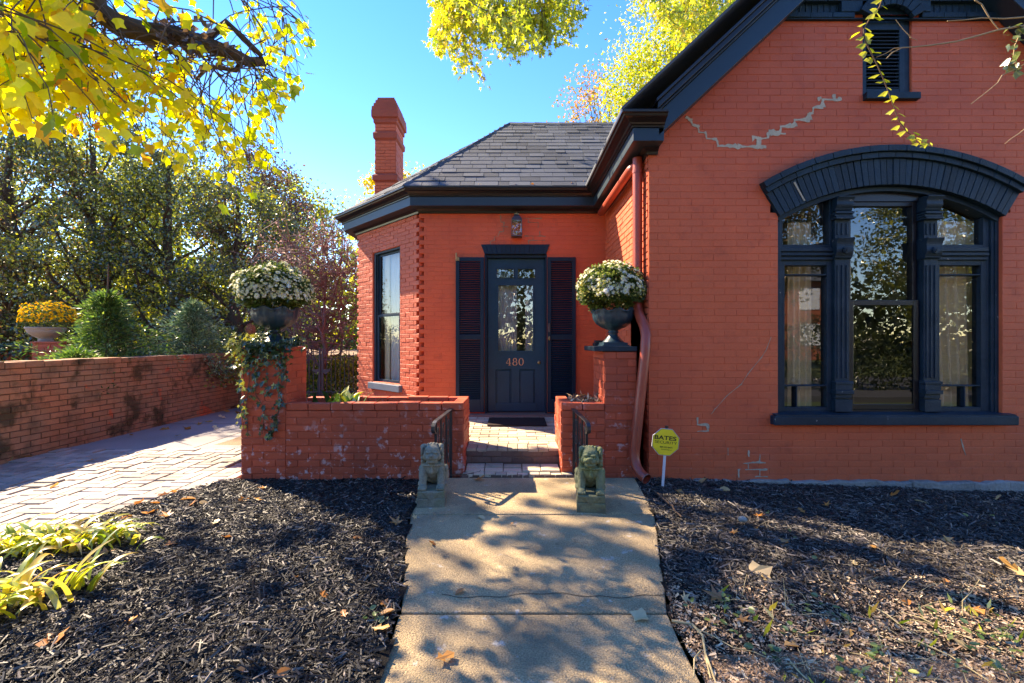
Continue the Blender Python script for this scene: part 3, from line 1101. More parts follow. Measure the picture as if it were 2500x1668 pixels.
# ---------------------------------------------------------------- chimney
CY = 9.55
cx0, cx1, cy0, cy1 = PX(916, CY), PX(966, CY), CY, 10.2
prof = [(0, 2.6), (0, PZ(444, CY)), (.045, PZ(441, CY)), (.05, PZ(430, CY)), (.02, PZ(426, CY)), (0, PZ(424, CY)), (0, PZ(342, CY)), (.035, PZ(338, CY)), (.04, PZ(326, CY)), (.0, PZ(320, CY)),
        (0, PZ(303, CY)), (.03, PZ(300, CY)), (.03, PZ(290, CY)), (.065, PZ(288, CY)), (.065, PZ(272, CY)), (.06, PZ(271, CY)), (.055, PZ(262, CY)), (.03, PZ(261, CY)), (.025, PZ(253, CY)),
        (0, PZ(252, CY)), (-.005, PZ(244, CY)), (-.03, PZ(243, CY)), (-.04, PZ(236, CY))]
mb = MB()
mb.loft([[(cx0 - o, cy0 - o, z), (cx1 + o, cy0 - o, z), (cx1 + o, cy1 + o, z), (cx0 - o, cy1 + o, z)] for o, z in prof])
ch = mb.build('chimney', surf('chimney_brick', (.34, .062, .034), .7, .2, 2, .15, 40, .1, .9, 30, .008, .3,
              patches=[((.14, .09, .06), 3, .5, .65, .7, (5.9, 6.3)), ((.10, .09, .05), 6, .66, .74, .7, None)]), HOUSE)
mats = []
for face, O, d, n, ln in (('f', (cx0, cy0, 0), (1, 0, 0), (0, -1, 0), cx1 - cx0), ('r', (cx1, cy0, 0), (0, 1, 0), (1, 0, 0), cy1 - cy0), ('l', (cx0, cy1, 0), (0, -1, 0), (-1, 0, 0), cy1 - cy0)):
    for za, zb in ((PZ(560, CY), PZ(446, CY)), (PZ(422, CY), PZ(344, CY)), (PZ(319, CY), PZ(304, CY))):
        mats += frame_mats(lay(lambda z, k: [(0, ln)], za, zb, (zb - za) / round((zb - za) / .066), .21, .006, .008), O, d, n, .009, .002, .01)
place_bricks(mats, 'paint', ch, 0)

# ---------------------------------------------------------------- downspouts
mb = MB()
rr = .047
mb.tube([(1.232, 4.47, 3.10), (1.232, 4.47, 2.4), (1.232, 4.47, 1.66), (1.235, 4.44, 1.58), (1.25, 4.30, 1.44), (1.25, 4.245, 1.36), (1.235, 4.225, 1.20), (1.20, 4.215, .9), (1.135, 4.21, .30), (1.13, 4.20, .22), (1.14, 4.165, .145), (1.17, 4.10, .095), (1.20, 4.05, .075)],
        [rr] * 13, 20, cap=False)
mb.tube([(1.20, 4.05, .075), (1.17, 4.10, .095), (1.14, 4.165, .145)], [rr * .93] * 3, 20, cap=False)
ds = mb.build('downspout', 'pipe', HOUSE, smooth=True)
for z in (2.95, 1.75):
    MB().tube([(1.232, 4.47, z), (1.232, 4.47, z + .03)], rr + .004, 20).build('bracket', 'pipe', ds)
MB().tube([(1.2015, 4.0475, .0742), (1.1995, 4.0515, .0755)], rr + .003, 20, cap=False).build('outlet_rim', 'stone', ds)
mb = MB()
mb.tube([(1.195, 6.12, 3.03), (1.195, 5.5, 3.03), (1.20, 4.6, 3.035), (1.225, 4.49, 3.03)], .046, 16)
mb.build('downspout_elbow', 'pipe', HOUSE, smooth=True)


# ---------------------------------------------------------------- big arched window
def arc_pts(r, a0, a1, n):
    return [(ARC_C + r * math.sin(a0 + (a1 - a0) * i / n), ARC_ZC + r * math.cos(a0 + (a1 - a0) * i / n)) for i in range(n + 1)]


AE = math.asin(1.068 / ARC_R)
arch = MB().xz(arc_pts(ARC_R + .004, -AE, AE, 40) + arc_pts(ARC_R + .33, AE, -AE, 40), GY - .01, GY + .2).build('window_arch', 'navy_brick', HOUSE)
nv = 40
for i in range(nv):
    a0, a1 = -AE + 2 * AE * i / nv, -AE + 2 * AE * (i + 1) / nv
    g = .0012
    pr = .036 + random.gauss(0, .0015)
    MB().xz(arc_pts(ARC_R, a0 + g, a1 - g, 2) + arc_pts(ARC_R + .245, a1 - g, a0 + g, 2), GY - pr, GY - .005).build('voussoir', 'navy_brick', arch, bevel=.003)
for r0, r1, pr, n_ in ((.247, .298, .062, 16), (.30, .357, .088, 15)):
    for i in range(n_):
        a0, a1 = -AE + 2 * AE * i / n_, -AE + 2 * AE * (i + 1) / n_
        MB().xz(arc_pts(ARC_R + r0, a0 + .0006, a1 - .0006, 3) + arc_pts(ARC_R + r1, a1 - .0006, a0 + .0006, 3), GY - pr - random.gauss(0, .0018), GY - .005).build('label_brick', 'navy_brick', arch, bevel=.004)
# grey mortar streak in the arch
mb = MB()
a0 = -AE * .76
p = arc_pts(ARC_R + .02, a0 - .004, a0 + .004, 1) + arc_pts(ARC_R + .12, a0 - .002, a0 - .008, 1) + []
q = arc_pts(ARC_R + .22, a0 - .004, a0 - .012, 1)
mb.xz([p[0], p[1], p[2], q[0], q[1], p[3]], GY - .0395, GY - .036)
mb.build('mortar_streak', 'mortar', arch)

X0, X1 = 2.529, 4.665
YF, YB, YG = GY + .03, GY + .15, GY + .12


def arc_z(x, dr=0.0):
    return ARC_ZC + math.sqrt((ARC_R - dr) ** 2 - (x - ARC_C) ** 2)


mb = MB()
mb.box(X0, X0 + .05, YF, YB, .60, arc_z(X0 + .001) + .01)
for i, (a, b, y) in enumerate(((4.575, 4.605, YF + .03), (4.605, 4.635, YF + .012), (4.635, X1, YF))):
    mb.box(a, b, y, YB, .60, arc_z(b - .001) + .0)
head = arc_pts(ARC_R, -AE, AE, 30) + arc_pts(ARC_R - .045, AE, -AE, 30)
mb.xz(head, YF - .01, YB)
win = mb.build('window', 'navy', HOUSE, bevel=.004)
MB().box(2.455, 4.745, GY - .075, GY + .17, .515, .60).build('sill', 'navy', win, bevel=.008)
MB().obox((2.475, GY - .07, .601), (2.25, 0, 0), (0, .22, .02), (0, 0, .012)).build('sill_top', 'navy', win)
for x0, x1 in ((3.078, 3.240), (3.930, 4.085)):
    c = (x0 + x1) / 2
    mb = MB()
    mb.box(x0 + .012, x1 - .012, YF - .005, YB, .63, arc_z(c) - .05)
    # fluted fillets on the two shafts
    for za, zb in ((.93, 2.05), (2.30, 2.45)):
        for k in range(3):
            xx = x0 + .03 + k * (x1 - x0 - .075) / 2
            mb.box(xx, xx + .014, YF - .014, YF, za + .02, zb - .02)
    mb.box(x0, x1, YF - .03, YB, .63, .745)
    mb.box(x0 + .004, x1 - .004, YF - .025, YB, .76, .80)
    mb.box(x0 - .006, x1 + .006, YF - .045, YB, .80, .835)
    mb.box(x0 + .002, x1 - .002, YF - .032, YB, .835, .895)
    mb.box(x0 - .006, x1 + .006, YF - .04, YB, .895, .92)
    # console brackets, in profile
    def console(z0, z1, dep):
        n_ = 10
        pr = [(YB, z0), (YF - .02, z0), (YF - .03, z0 + .015)]
        for i in range(n_ + 1):
            t = i / n_
            pr.append((YF - .03 - dep * (.5 - .5 * math.cos(math.pi * t)) - .012 * math.sin(math.pi * 2 * t), z0 + .02 + (z1 - z0 - .03) * t))
        pr += [(YF - .03 - dep, z1), (YB, z1)]
        mb.prism([(x0, y, z) for y, z in pr], (x1 - x0, 0, 0))
    console(2.09, 2.285, .035)
    console(2.545, min(2.70, arc_z(c) - .06), .04)
    for z in (2.475, 2.50, 2.525):
        mb.box(x0 - .006, x1 + .006, YF - .05 if z != 2.50 else YF - .035, YB, z - .011, z + .011)
    pl = mb.build('pilaster', 'navy', win, bevel=.003)
    mb = MB()
    for rr_, d_ in ((.032, .004), (.022, .010), (.010, .016)):
        mb.tube([(c, YF - .062 - d_, 2.165), (c, YF - .03, 2.165)], rr_, 16)
    mb.build('rosette', 'navy', win, smooth=False)


def sash(x0, x1, z0, z1, st, y0, y1, mat='navy', topf=None, pane='pane', g='glass', rails=None):
    mb = MB()
    mb.box(x0, x0 + st, y0, y1, z0, z1 if topf is None else topf(x0 + st / 2) - .0)
    mb.box(x1 - st, x1, y0, y1, z0, z1 if topf is None else topf(x1 - st / 2))
    mb.box(x0 + st, x1 - st, y0 + .002, y1 - .002, z0, z0 + st)
    if topf is None:
        mb.box(x0 + st, x1 - st, y0 + .002, y1 - .002, z1 - st, z1)
    for a, b, c, d in (rails or ()):
        mb.box(a, b, y0 + .006, y1 - .004, c, d)
    s = mb.build('sash', mat, win, bevel=.003)
    ym = (y0 + y1) / 2
    if topf is None:
        pts = [(x0 + st * .6, z0 + st * .6), (x1 - st * .6, z0 + st * .6), (x1 - st * .6, z1 - st * .6), (x0 + st * .6, z1 - st * .6)]
    else:
        xs = np.linspace(x0 + st * .6, x1 - st * .6, 12)
        pts = [(x0 + st * .6, z0 + st * .6), (x1 - st * .6, z0 + st * .6)] + [(x, topf(x) - .002) for x in xs[::-1]]
    MB().add([(x, ym, z) for x, z in pts], [tuple(range(len(pts)))]).build(pane, g, win)
    return s


for x0, x1 in ((2.58, 3.088), (4.075, 4.575)):
    mb = MB()                              # moulded transom bar
    for za, zb, y in ((2.085, 2.11, YF + .01), (2.11, 2.125, YF + .03), (2.125, 2.15, YF), (2.15, 2.165, YF + .025), (2.165, 2.205, YF + .005)):
        mb.box(x0, x1, y, YB, za, zb)
    mb.build('transom_bar', 'navy', win, bevel=.003)
    sash(x0, x1, 2.205, 0, .03, YF + .03, YB, topf=lambda x: arc_z(x, .045) + .004)
    m1, m2 = .873, 1.945
    xm = x0 + .165 if x0 < 3 else x1 - .205
    sash(x0, x1, .615, 2.085, .05, YF + .03, YB, rails=((x0 + .05, x1 - .05, m1 - .007, m1 + .007), (x0 + .05, x1 - .05, m2 - .007, m2 + .007), (xm - .0, xm + .012, .66, m1)))
sash(3.245, 3.925, 1.66, 2.655, .042, YF + .055, YB, mat='gutter')
sash(3.245, 3.925, .645, 1.70, .05, YF + .03, YF + .056, mat='gutter')
MB().box(3.24, 3.93, YF + .02, YB, .603, .644).build('sash', 'gutter', win)
MB().xz([(3.24, 2.656)] + [(x, arc_z(x, .045) + .004) for x in np.linspace(3.24, 3.93, 10)] + [(3.93, 2.656)], YF + .04, YB).build('head_panel', 'gutter', win)


def drape(name, x0, x1, y, z0, z1, mat, folds, amp, parent=None, slant=0):
    nx = folds * 8
    xs = np.linspace(x0, x1, nx + 1)
    mb = MB()
    rings = []
    for z in np.linspace(z0, z1, 9):
        t = (z - z0) / (z1 - z0)
        rings.append([(x + slant * (1 - t) * (x1 - x) / (x1 - x0), y + amp * (1 - .4 * t) * math.sin((x - x0) / (x1 - x0) * folds * 2 * math.pi) + .3 * amp * math.sin(x * 61), z) for x in xs])
    mb.loft(rings, cap=False, closed=False)
    return mb.build(name, mat, parent, smooth=True)


tag(drape('curtain', 4.10, 4.62, GY + .215, .62, 2.5, 'curtain', 5, .03, slant=.12), 'beige floor length curtain behind the right light of the arched window', 'curtain')
tag(drape('curtain', 2.78, 3.02, GY + .26, .62, 2.5, 'curtain', 4, .03), 'narrow beige curtain behind the left light of the arched window', 'curtain')

# ---------------------------------------------------------------- attic louvre and navy corbel band
mb = MB()
mb.box(3.335, 3.80, GY + .10, GY + .14, 3.65, 4.42)
mb.box(3.74, 3.80, GY + .02, GY + .12, 3.65, 4.40)
mb.box(3.335, 3.80, GY + .02, GY + .12, 4.345, 4.42)
lv = mb.build('attic_vent', 'navy', HOUSE, bevel=.004)
MB().box(3.335, 3.845, GY - .055, GY + .12, 3.585, 3.648).build('sill', 'navy', lv, bevel=.005)
mb = MB()
mb.box(3.338, 3.375, GY + .005, GY + .04, 3.652, 4.34)
mb.box(3.69, 3.735, GY + .005, GY + .04, 3.652, 4.34)
mb.box(3.376, 3.689, GY + .007, GY + .038, 4.27, 4.34)
mb.box(3.376, 3.689, GY + .007, GY + .038, 3.652, 3.71)
mb.build('louvre_frame', 'navy', lv, bevel=.003)
for i in range(16):
    z = 3.722 + i * .0345
    MB().obox((3.377, GY + .006, z), (.311, 0, 0), (0, .034, .026), (0, .002, -.007)).build('slat', 'shutter', lv)
zb0 = PZ(53, GY)
band = MB()
band.box(rake_x(zb0) - .02, 2 * PKX - rake_x(zb0) + .02, GY - .035, GY - .003, zb0, zb0 + .012)
band = band.build('corbel_band', 'navy_brick', HOUSE)


def band_row(z0, z1, pr, L_, skip=None):
    x = rake_x(z0)
    while x < 2 * PKX - rake_x(z0):
        if not (skip and skip[0] < x + L_ / 2 < skip[1]):
            MB().box(x + .002, x + L_ - .002, GY - pr - random.gauss(0, .002), GY - .002, z0, z1).build('brick', 'navy_brick', band, bevel=.004)
        x += L_


band_row(zb0 + .013, zb0 + .060, .045, .21, (3.3, 3.84))
for k in range(44):                         # slanted dentil bricks in the recess
    x = rake_x(zb0 + .06) + .02 + k * .058
    if 3.12 < x < 3.92 or x > 2 * PKX - rake_x(zb0 + .06):
        continue
    MB().obox((x, GY - .012, zb0 + .062), (.05, .022, 0), (-.015, .04, 0), (0, 0, .098)).build('brick', 'navy_brick', band)
for a, b in ((3.10, 3.30), (3.84, 3.94)):
    MB().box(a, b, GY - .05, GY - .002, zb0 + .061, zb0 + .161).build('brick', 'navy_brick', band, bevel=.004)
MB().box(rake_x(zb0) , 2 * PKX - rake_x(zb0), GY - .006, GY - .0055, zb0 + .06, zb0 + .5).build('recess', 'navy_brick', band)
band_row(zb0 + .162, zb0 + .212, .05, .21)
band_row(zb0 + .214, zb0 + .30, .055, .21)
band_row(zb0 + .302, zb0 + .40, .03, .21)
for i in range(9):                          # small relieving arch over the vent
    a0, a1 = R(-62 + i * 13.8), R(-62 + (i + 1) * 13.8)
    cxx, czz = 3.565, zb0 - .11
    pts = [(cxx + r_ * math.sin(a), czz + r_ * math.cos(a)) for r_, a in ((.22, a0 + .012), (.22, a1 - .012), (.35, a1 - .008), (.35, a0 + .008))]
    MB().xz(pts, GY - .075 - random.uniform(0, .012), GY - .04).build('voussoir', 'navy_brick', band, bevel=.004)

# ---------------------------------------------------------------- bay window
def FP(s, z, d): return Vector((FX, FY, 0)) + fd * s + fn * d + Vector((0, 0, z))


def fbox(mb, s0, s1, d0, d1, z0, z1):
    mb.obox(FP(s0, z0, d0), fd * (s1 - s0), fn * (d1 - d0), (0, 0, z1 - z0))


mb = MB()
fbox(mb, WA, WA + .05, -.11, -.02, WZ0, WZ1)
fbox(mb, WB - .05, WB, -.11, -.02, WZ0, WZ1)
fbox(mb, WA + .05, WB - .05, -.108, -.022, WZ1 - .05, WZ1)
fbox(mb, WA + .05, WA + .075, -.11, -.045, WZ0, WZ1 - .05)
fbox(mb, WB - .075, WB - .05, -.11, -.045, WZ0, WZ1 - .05)
bwin = mb.build('window', 'navy', HOUSE, bevel=.003)
mb = MB()
fbox(mb, WA - .06, WB + .06, -.11, .06, WZ0 - .10, WZ0 - .001)
mb.build('sill', surf('grey_blue_sill', (.13, .16, .20), .5, .1, 3, .1, 40), bwin, bevel=.006)
for z0, z1, d in ((WZ0 + .01, 1.72, -.068), (1.69, WZ1 - .05, -.094)):
    mb = MB()
    a, b = WA + .075, WB - .075
    fbox(mb, a, a + .035, d, d + .024, z0, z1)
    fbox(mb, b - .035, b, d, d + .024, z0, z1)
    fbox(mb, a + .035, b - .035, d + .001, d + .023, z0, z0 + .045)
    fbox(mb, a + .035, b - .035, d + .001, d + .023, z1 - .035, z1)
    mb.build('sash', 'shutter', bwin, bevel=.002)
    mb = MB()
    mb.add([FP(a + .02, z0 + .02, d + .012), FP(b - .02, z0 + .02, d + .012), FP(b - .02, z1 - .02, d + .012), FP(a + .02, z1 - .02, d + .012)], [(0, 1, 2, 3)])
    mb.build('pane', 'glass_bay', bwin)
# sheer curtain behind the bay window
mb = MB()
rings = []
for z in np.linspace(.6, 2.72, 6):
    rings.append([FP(WA + .22 + (WB - WA - .22) * i / 40, z, -.20 + .02 * math.sin(i * .9) + .01 * math.sin(i * 2.3)) for i in range(41)])
mb.loft(rings, cap=False, closed=False)
tag(mb.build('curtain', 'sheer', None, smooth=True), 'white sheer curtain behind the tall bay window', 'curtain')
mb = MB()
rings = []
for z in np.linspace(.6, 2.72, 6):
    rings.append([FP(WA + .1 + .14 * i / 16, z, -.16 + .015 * math.sin(i * 1.2)) for i in range(17)])
mb.loft(rings, cap=False, closed=False)
tag(mb.build('curtain', 'curtain', None, smooth=True), 'narrow tan curtain at the left edge of the bay window', 'curtain')

# ---------------------------------------------------------------- front door
YD = DY + .07
sc = YD / DY
lx0, lx1 = PX(1191, YD), PX(1330, YD)
lz0, lz1 = PZ(1005, YD), PZ(632, YD)
mb = MB()
mb.box(DX0, lx0 - .006, DY + .01, DY + .16, lz0 - .02, DTOP)
mb.box(lx1 + .006, DX1, DY + .01, DY + .16, lz0 - .02, DTOP)
mb.box(lx0 - .006, lx1 + .006, DY + .012, DY + .16, lz1 + .005, DTOP)
mb.box(DX0, DX0 + .02, DY - .012, DY + .01, lz0 - .02, DTOP)
mb.box(DX1 - .02, DX1, DY - .012, DY + .01, lz0 - .02, DTOP)
mb.build('door_frame', 'shutter', HOUSE, bevel=.003)
# door leaf made of stiles and rails round its openings
def dx(u): return PX(u, YD)
def dz(v): return PZ(v, YD)
mb = MB()
ops = [(1213, 1254, 657, 679), (1265, 1306, 657, 679), (1217, 1301, 697, 857), (1210, 1248, 902, 998), (1268, 1306, 902, 998)]
us = sorted({1191, 1330} | {o[0] for o in ops} | {o[1] for o in ops})
vs = sorted({632, 1005} | {o[2] for o in ops} | {o[3] for o in ops})
for a, b in zip(us[:-1], us[1:]):
    run = None
    for c, d in zip(vs[:-1], vs[1:]):
        mu, mv = (a + b) / 2, (c + d) / 2
        inside = any(o[0] < mu < o[1] and o[2] < mv < o[3] for o in ops)
        if not inside:
            run = (run[0], d) if run else (c, d)
        if inside and run:
            mb.box(dx(a), dx(b), YD, YD + .045, dz(run[1]), dz(run[0]))
            run = None
    if run:
        mb.box(dx(a), dx(b), YD, YD + .045, dz(run[1]), dz(run[0]))
door = mb.build('door', 'door', HOUSE)
for o in ops[3:]:
    mb = MB()
    mb.box(dx(o[0]), dx(o[1]), YD + .022, YD + .04, dz(o[3]), dz(o[2]))
    c = .018
    mb.box(dx(o[0]) + c, dx(o[1]) - c, YD + .008, YD + .022, dz(o[3]) + c, dz(o[2]) - c)
    mb.build('panel', 'door', door, bevel=.007)
for o in ops[:3]:
    x0, x1, z0, z1 = dx(o[0]), dx(o[1]), dz(o[3]), dz(o[2])
    b = .012 if o[2] < 690 else .018
    for q in ((x0 - b, x1 + b, z0 - b, z0), (x0 - b, x1 + b, z1, z1 + b), (x0 - b, x0, z0, z1), (x1, x1 + b, z0, z1)):
        MB().box(q[0], q[1], YD - .009, YD + .001, q[2], q[3]).build('bead', 'door', door, bevel=.003)
    MB().add([(x0, YD + .02, z0), (x1, YD + .02, z0), (x1, YD + .02, z1), (x0, YD + .02, z1)], [(0, 1, 2, 3)]).build('pane', 'glass_door', door)
MB().box(dx(1209), dx(1309), YD - .012, YD - .001, dz(1004), dz(984)).build('kick_board', 'door', door, bevel=.003)
tag(drape('curtain', dx(1216), dx(1262), YD + .10, dz(860), dz(694), 'sheer', 6, .012), 'lace curtain behind the left of the front door glass', 'curtain')
tag(drape('curtain', dx(1283), dx(1303), YD + .10, dz(860), dz(694), 'sheer', 3, .012), 'lace curtain behind the right of the front door glass', 'curtain')


def text_me(txt, size, extrude=.001, wide=1.0, bold=0.0):
    cu = bpy.data.curves.new('t', 'FONT')
    cu.body, cu.size, cu.extrude, cu.offset = txt, size, extrude, bold
    cu.align_x, cu.align_y = 'CENTER', 'CENTER'
    ob = bpy.data.objects.new('t', cu)
    COL.objects.link(ob)
    bpy.context.view_layer.update()
    me = bpy.data.meshes.new_from_object(ob.evaluated_get(bpy.context.evaluated_depsgraph_get()))
    bpy.data.objects.remove(ob)
    for v in me.vertices:
        v.co.x *= wide
    return me


# house number: three numerals drawn as thin curved strokes with small serifs
def strokes(name, pts_list, origin, s, wid, mat, parent):
    mb = MB()
    for pts, ws in pts_list:
        n_ = len(pts)
        Ls, Rs = [], []
        for i, (x, z) in enumerate(pts):
            x2, z2 = pts[min(i + 1, n_ - 1)]
            x1, z1 = pts[max(i - 1, 0)]
            t = Vector((x2 - x1, z2 - z1)).normalized()
            nn = Vector((-t.y, t.x)) * wid * (ws[i] if hasattr(ws, '__len__') else ws)
            Ls.append((x * s + nn.x, z * s + nn.y))
            Rs.append((x * s - nn.x, z * s - nn.y))
        o = Vector(origin)
        for i in range(n_ - 1):
            q = [Ls[i], Ls[i + 1], Rs[i + 1], Rs[i]]
            mb.prism([o + Vector((a, 0, b)) for a, b in q], (0, .004, 0))
    return mb.build(name, mat, parent)


def ell(cx, cz, rx, rz, a0, a1, n_=18):
    return [(cx + rx * math.cos(R(a0 + (a1 - a0) * i / n_)), cz + rz * math.sin(R(a0 + (a1 - a0) * i / n_))) for i in range(n_ + 1)]


def shade_w(pts, cx):
    m = max(abs(p[0] - cx) for p in pts)
    return [.45 + .75 * abs(p[0] - cx) / m for p in pts]


e0 = ell(.34, .5, .30, .5, 0, 360, 28)
e8a = ell(.33, .74, .22, .26, 0, 360, 24)
e8b = ell(.33, .25, .29, .25, 0, 360, 24)
NZ = dz(892)
strokes('numeral', [([(.44, .98), (.02, .30)], .5), ([(.02, .30), (.72, .30)], .6), ([(.50, 1.0), (.50, .02)], 1.2), ([(.36, .01), (.66, .01)], .5)], (dx(1235.5), YD - .006, NZ), .098, .0055, 'copper', door)
strokes('numeral', [(e8a, shade_w(e8a, .33)), (e8b, shade_w(e8b, .33))], (dx(1251.5), YD - .006, NZ), .098, .0055, 'copper', door)
strokes('numeral', [(e0, shade_w(e0, .34))], (dx(1266.5), YD - .006, NZ), .098, .0055, 'copper', door)
mb = MB()
mb.tube([(dx(1316), YD, dz(885)), (dx(1316), YD - .012, dz(885))], .024, 16)
mb.ball((dx(1316), YD - .03, dz(885)), (.02, .016, .02), 12, 8)
mb.build('knob', 'brass', door, smooth=True)
# splayed lintel
lt = [(PX(1174, DY - .03), PZ(597, DY - .03)), (PX(1342, DY - .03), PZ(597, DY - .03)), (PX(1334, DY - .03), PZ(620, DY - .03)), (PX(1183, DY - .03), PZ(620, DY - .03))]
lint = MB().xz(lt, DY - .004, DY - .002).build('lintel', 'navy_brick', HOUSE)
for i in range(14):
    t0, t1 = i / 14, (i + 1) / 14
    L4 = lambda t: (lt[0][0] + (lt[1][0] - lt[0][0]) * t, lt[3][0] + (lt[2][0] - lt[3][0]) * t)
    a, b = L4(t0), L4(t1)
    MB().xz([(a[0] + .001, lt[0][1]), (b[0] - .001, lt[0][1]), (b[1] - .001, lt[2][1]), (a[1] + .001, lt[2][1])], DY - .03 - random.gauss(0, .0015), DY - .001).build('voussoir', 'shutter', lint, bevel=.003)
# shutters flanking the door
for u0, u1, nm in ((1112.5, 1181.5, 'l'), (1337, 1406, 'r')):
    y0, y1 = DY - .045, DY - .008
    x0, x1 = PX(u0, y0), PX(u1, y0)
    z0, z1 = PZ(1007, y0), PZ(628, y0)
    zm0, zm1 = PZ(830, y0), PZ(818, y0)
    zb = PZ(976, y0)
    zt = PZ(638, y0)
    st = .05
    mb = MB()
    mb.box(x0, x0 + st, y0, y1, z0, z1)
    mb.box(x1 - st, x1, y0, y1, z0, z1)
    for a, b in ((z0, zb), (zm0, zm1), (zt, z1)):
        mb.box(x0 + st, x1 - st, y0 + .002, y1 - .002, a, b)
    sh = mb.build('shutter', 'shutter', HOUSE, bevel=.003)
    mb = MB()
    for a, b in ((zb, zm0), (zm1, zt)):
        n_ = int((b - a) / .030)
        for i in range(n_):
            z = a + (i + .15) * (b - a) / n_
            mb.obox((x0 + st, y0 + .004, z), (x1 - x0 - 2 * st, 0, 0), (0, .026, .022), (0, .002, -.006))
    mb.build('louvre_slats', 'shutter', sh)
    if nm == 'l':
        mb = MB()
        mb.tube([(x0 + .012, y0 - .01, z1 - .05), (x0 + .012, y0 - .01, z1 + .055)], .011, 10)
        mb.box(x0, x0 + .05, y0 - .006, y0 - .001, z1 - .05, z1 + .0)
        mb.build('hinge', 'brass', sh)
    else:
        mb = MB()
        mb.box(x0 + .005, x0 + .035, y0 - .016, y0 - .001, PZ(825, y0) + .08, PZ(790, y0))
        mb.build('door_chime', 'lantern', sh, bevel=.004)
        mb = MB()
        mb.ball((x0 + .022, y0 - .016, PZ(826, y0)), (.014, .014, .03), 10, 8)
        mb.build('latch', 'brass', sh, smooth=True)
MB().box(DX0 - .35, DX1 + .35, DY - .16, DY + .2, .2, lz0 - .012).build('threshold', 'step_face', HOUSE, bevel=.006)


# ---------------------------------------------------------------- grey mortar repairs, following the joints
def ribbon(mb, pts, Y, wd, yo=.0065):
    for (u0, v0), (u1, v1) in zip(pts[:-1], pts[1:]):
        a, b = Vector((PX(u0, Y), PZ(v0, Y))), Vector((PX(u1, Y), PZ(v1, Y)))
        n_ = max(3, int((b - a).length / .02))
        d = (b - a).normalized()
        nn = Vector((-d.y, d.x))
        up_, dn = [], []
        for i in range(n_ + 1):
            p = a.lerp(b, i / n_) if False else a + (b - a) * (-.06 + 1.12 * i / n_)
            k_ = wd * (1 + .6 * math.sin(p.x * 23 + p.y * 31))
            up_.append(p + nn * k_ * random.uniform(.25, 1.1))
            dn.append(p - nn * k_ * random.uniform(.25, 1.1))
        for i in range(n_):
            q = [up_[i], up_[i + 1], dn[i + 1], dn[i]]
            y = Y - yo - random.uniform(0, .0015)
            mb.prism([(p.x, y, p.y) for p in q], (0, .006, 0))


def stair(pts):
    out = [pts[0]]
    for p in pts[1:]:
        q = out[-1]
        out.append((p[0], q[1]))
        out.append(p)
    return out


K = 440 / 1343
zig = [(1640 + x * K, 230 + y * K) for x, y in ((105, 175), (145, 200), (155, 232), (195, 240), (200, 285), (250, 290), (260, 335), (330, 340), (345, 388), (500, 392), (645, 392), (645, 335), (715, 330), (725, 290), (805, 288), (810, 242), (910, 240), (912, 195), (1020, 190), (1025, 148), (1050, 140), (1050, 105), (1120, 95), (1125, 45), (1210, 45), (1210, 5))]
mb = MB()
ribbon(mb, zig, GY, .021)
for a, b in (((500, 390), (690, 396)), ((740, 294), (840, 296)), ((1085, 40), (1110, 30)), ((600, 330), (660, 326)), ((1215, 45), (1260, 40))):
    ribbon(mb, [(1640 + a[0] * K, 230 + a[1] * K), (1640 + b[0] * K, 230 + b[1] * K)], GY, .02)
mb.build('mortar_repair', 'mortar', gw)
k1 = 1 / 4.355
for pts, wd in (([(750, 870), (750, 940), (860, 945), (865, 1010), (755, 1015)], .012), ([(1075, 1195), (1075, 1265)], .008), ([(1295, 1220), (1295, 1280)], .009),
                ([(1415, 1260), (1410, 1345), (1245, 1355), (1290, 1360), (1290, 1420), (1270, 1422), (1480, 1420), (1412, 1425), (1412, 1490), (1370, 1495), (1490, 1497)], .009),
                ([(1185, 1420), (1190, 1500)], .012), ([(1410, 1350), (1470, 1350)], .009)):
    mb = MB()
    ribbon(mb, [(1530 + x * k1, 820 + y * k1) for x, y in pts], GY, wd * .9)
    mb.build('mortar_repair', 'mortar', gw)
mb = MB()
wp = [(1530, 20), (1480, 150), (1430, 230), (1360, 315), (1290, 400), (1215, 515), (1120, 590), (1060, 640), (990, 720), (935, 780), (900, 830)]
ribbon(mb, [(1530 + x * k1, 820 + y * k1) for x, y in wp], GY, .003)
ribbon(mb, [(2345, 1072), (2350, 1090), (2356, 1110)], GY, .005)
mb.build('scratch', 'mortar', gw)
k2 = 1 / 12.06
tanm = surf('tan_mortar', (.36, .22, .13), .9, .2, 6, .2, 60)
for pts in ([(30, 380), (30, 630), (130, 640), (110, 780), (110, 910), (0, 920), (-40, 1040), (-140, 1060), (-160, 1180), (-260, 1200), (-270, 1290)],
            [(750, 525), (1210, 530)], [(840, 540), (840, 640), (1130, 650), (1130, 790)], [(760, 1045), (1180, 1050)], [(1180, 910), (1180, 1045), (1340, 1060)], [(980, 1050), (980, 1170), (1300, 1175), (850, 1180), (850, 1300)],
            [(30, 380), (130, 385)], [(1250, 1330), (1480, 1335), (1480, 1460), (1310, 1470)], [(60, 770), (240, 780)]):
    mb = MB()
    ribbon(mb, [(1220 + x * k2, 490 + y * k2) for x, y in pts], DY, .007)
    mb.build('mortar_repair', tanm, bw)


# ================================================================== GARDEN WALLS, STEPS, PORCH
PY = 4.28                                   # front of the planters


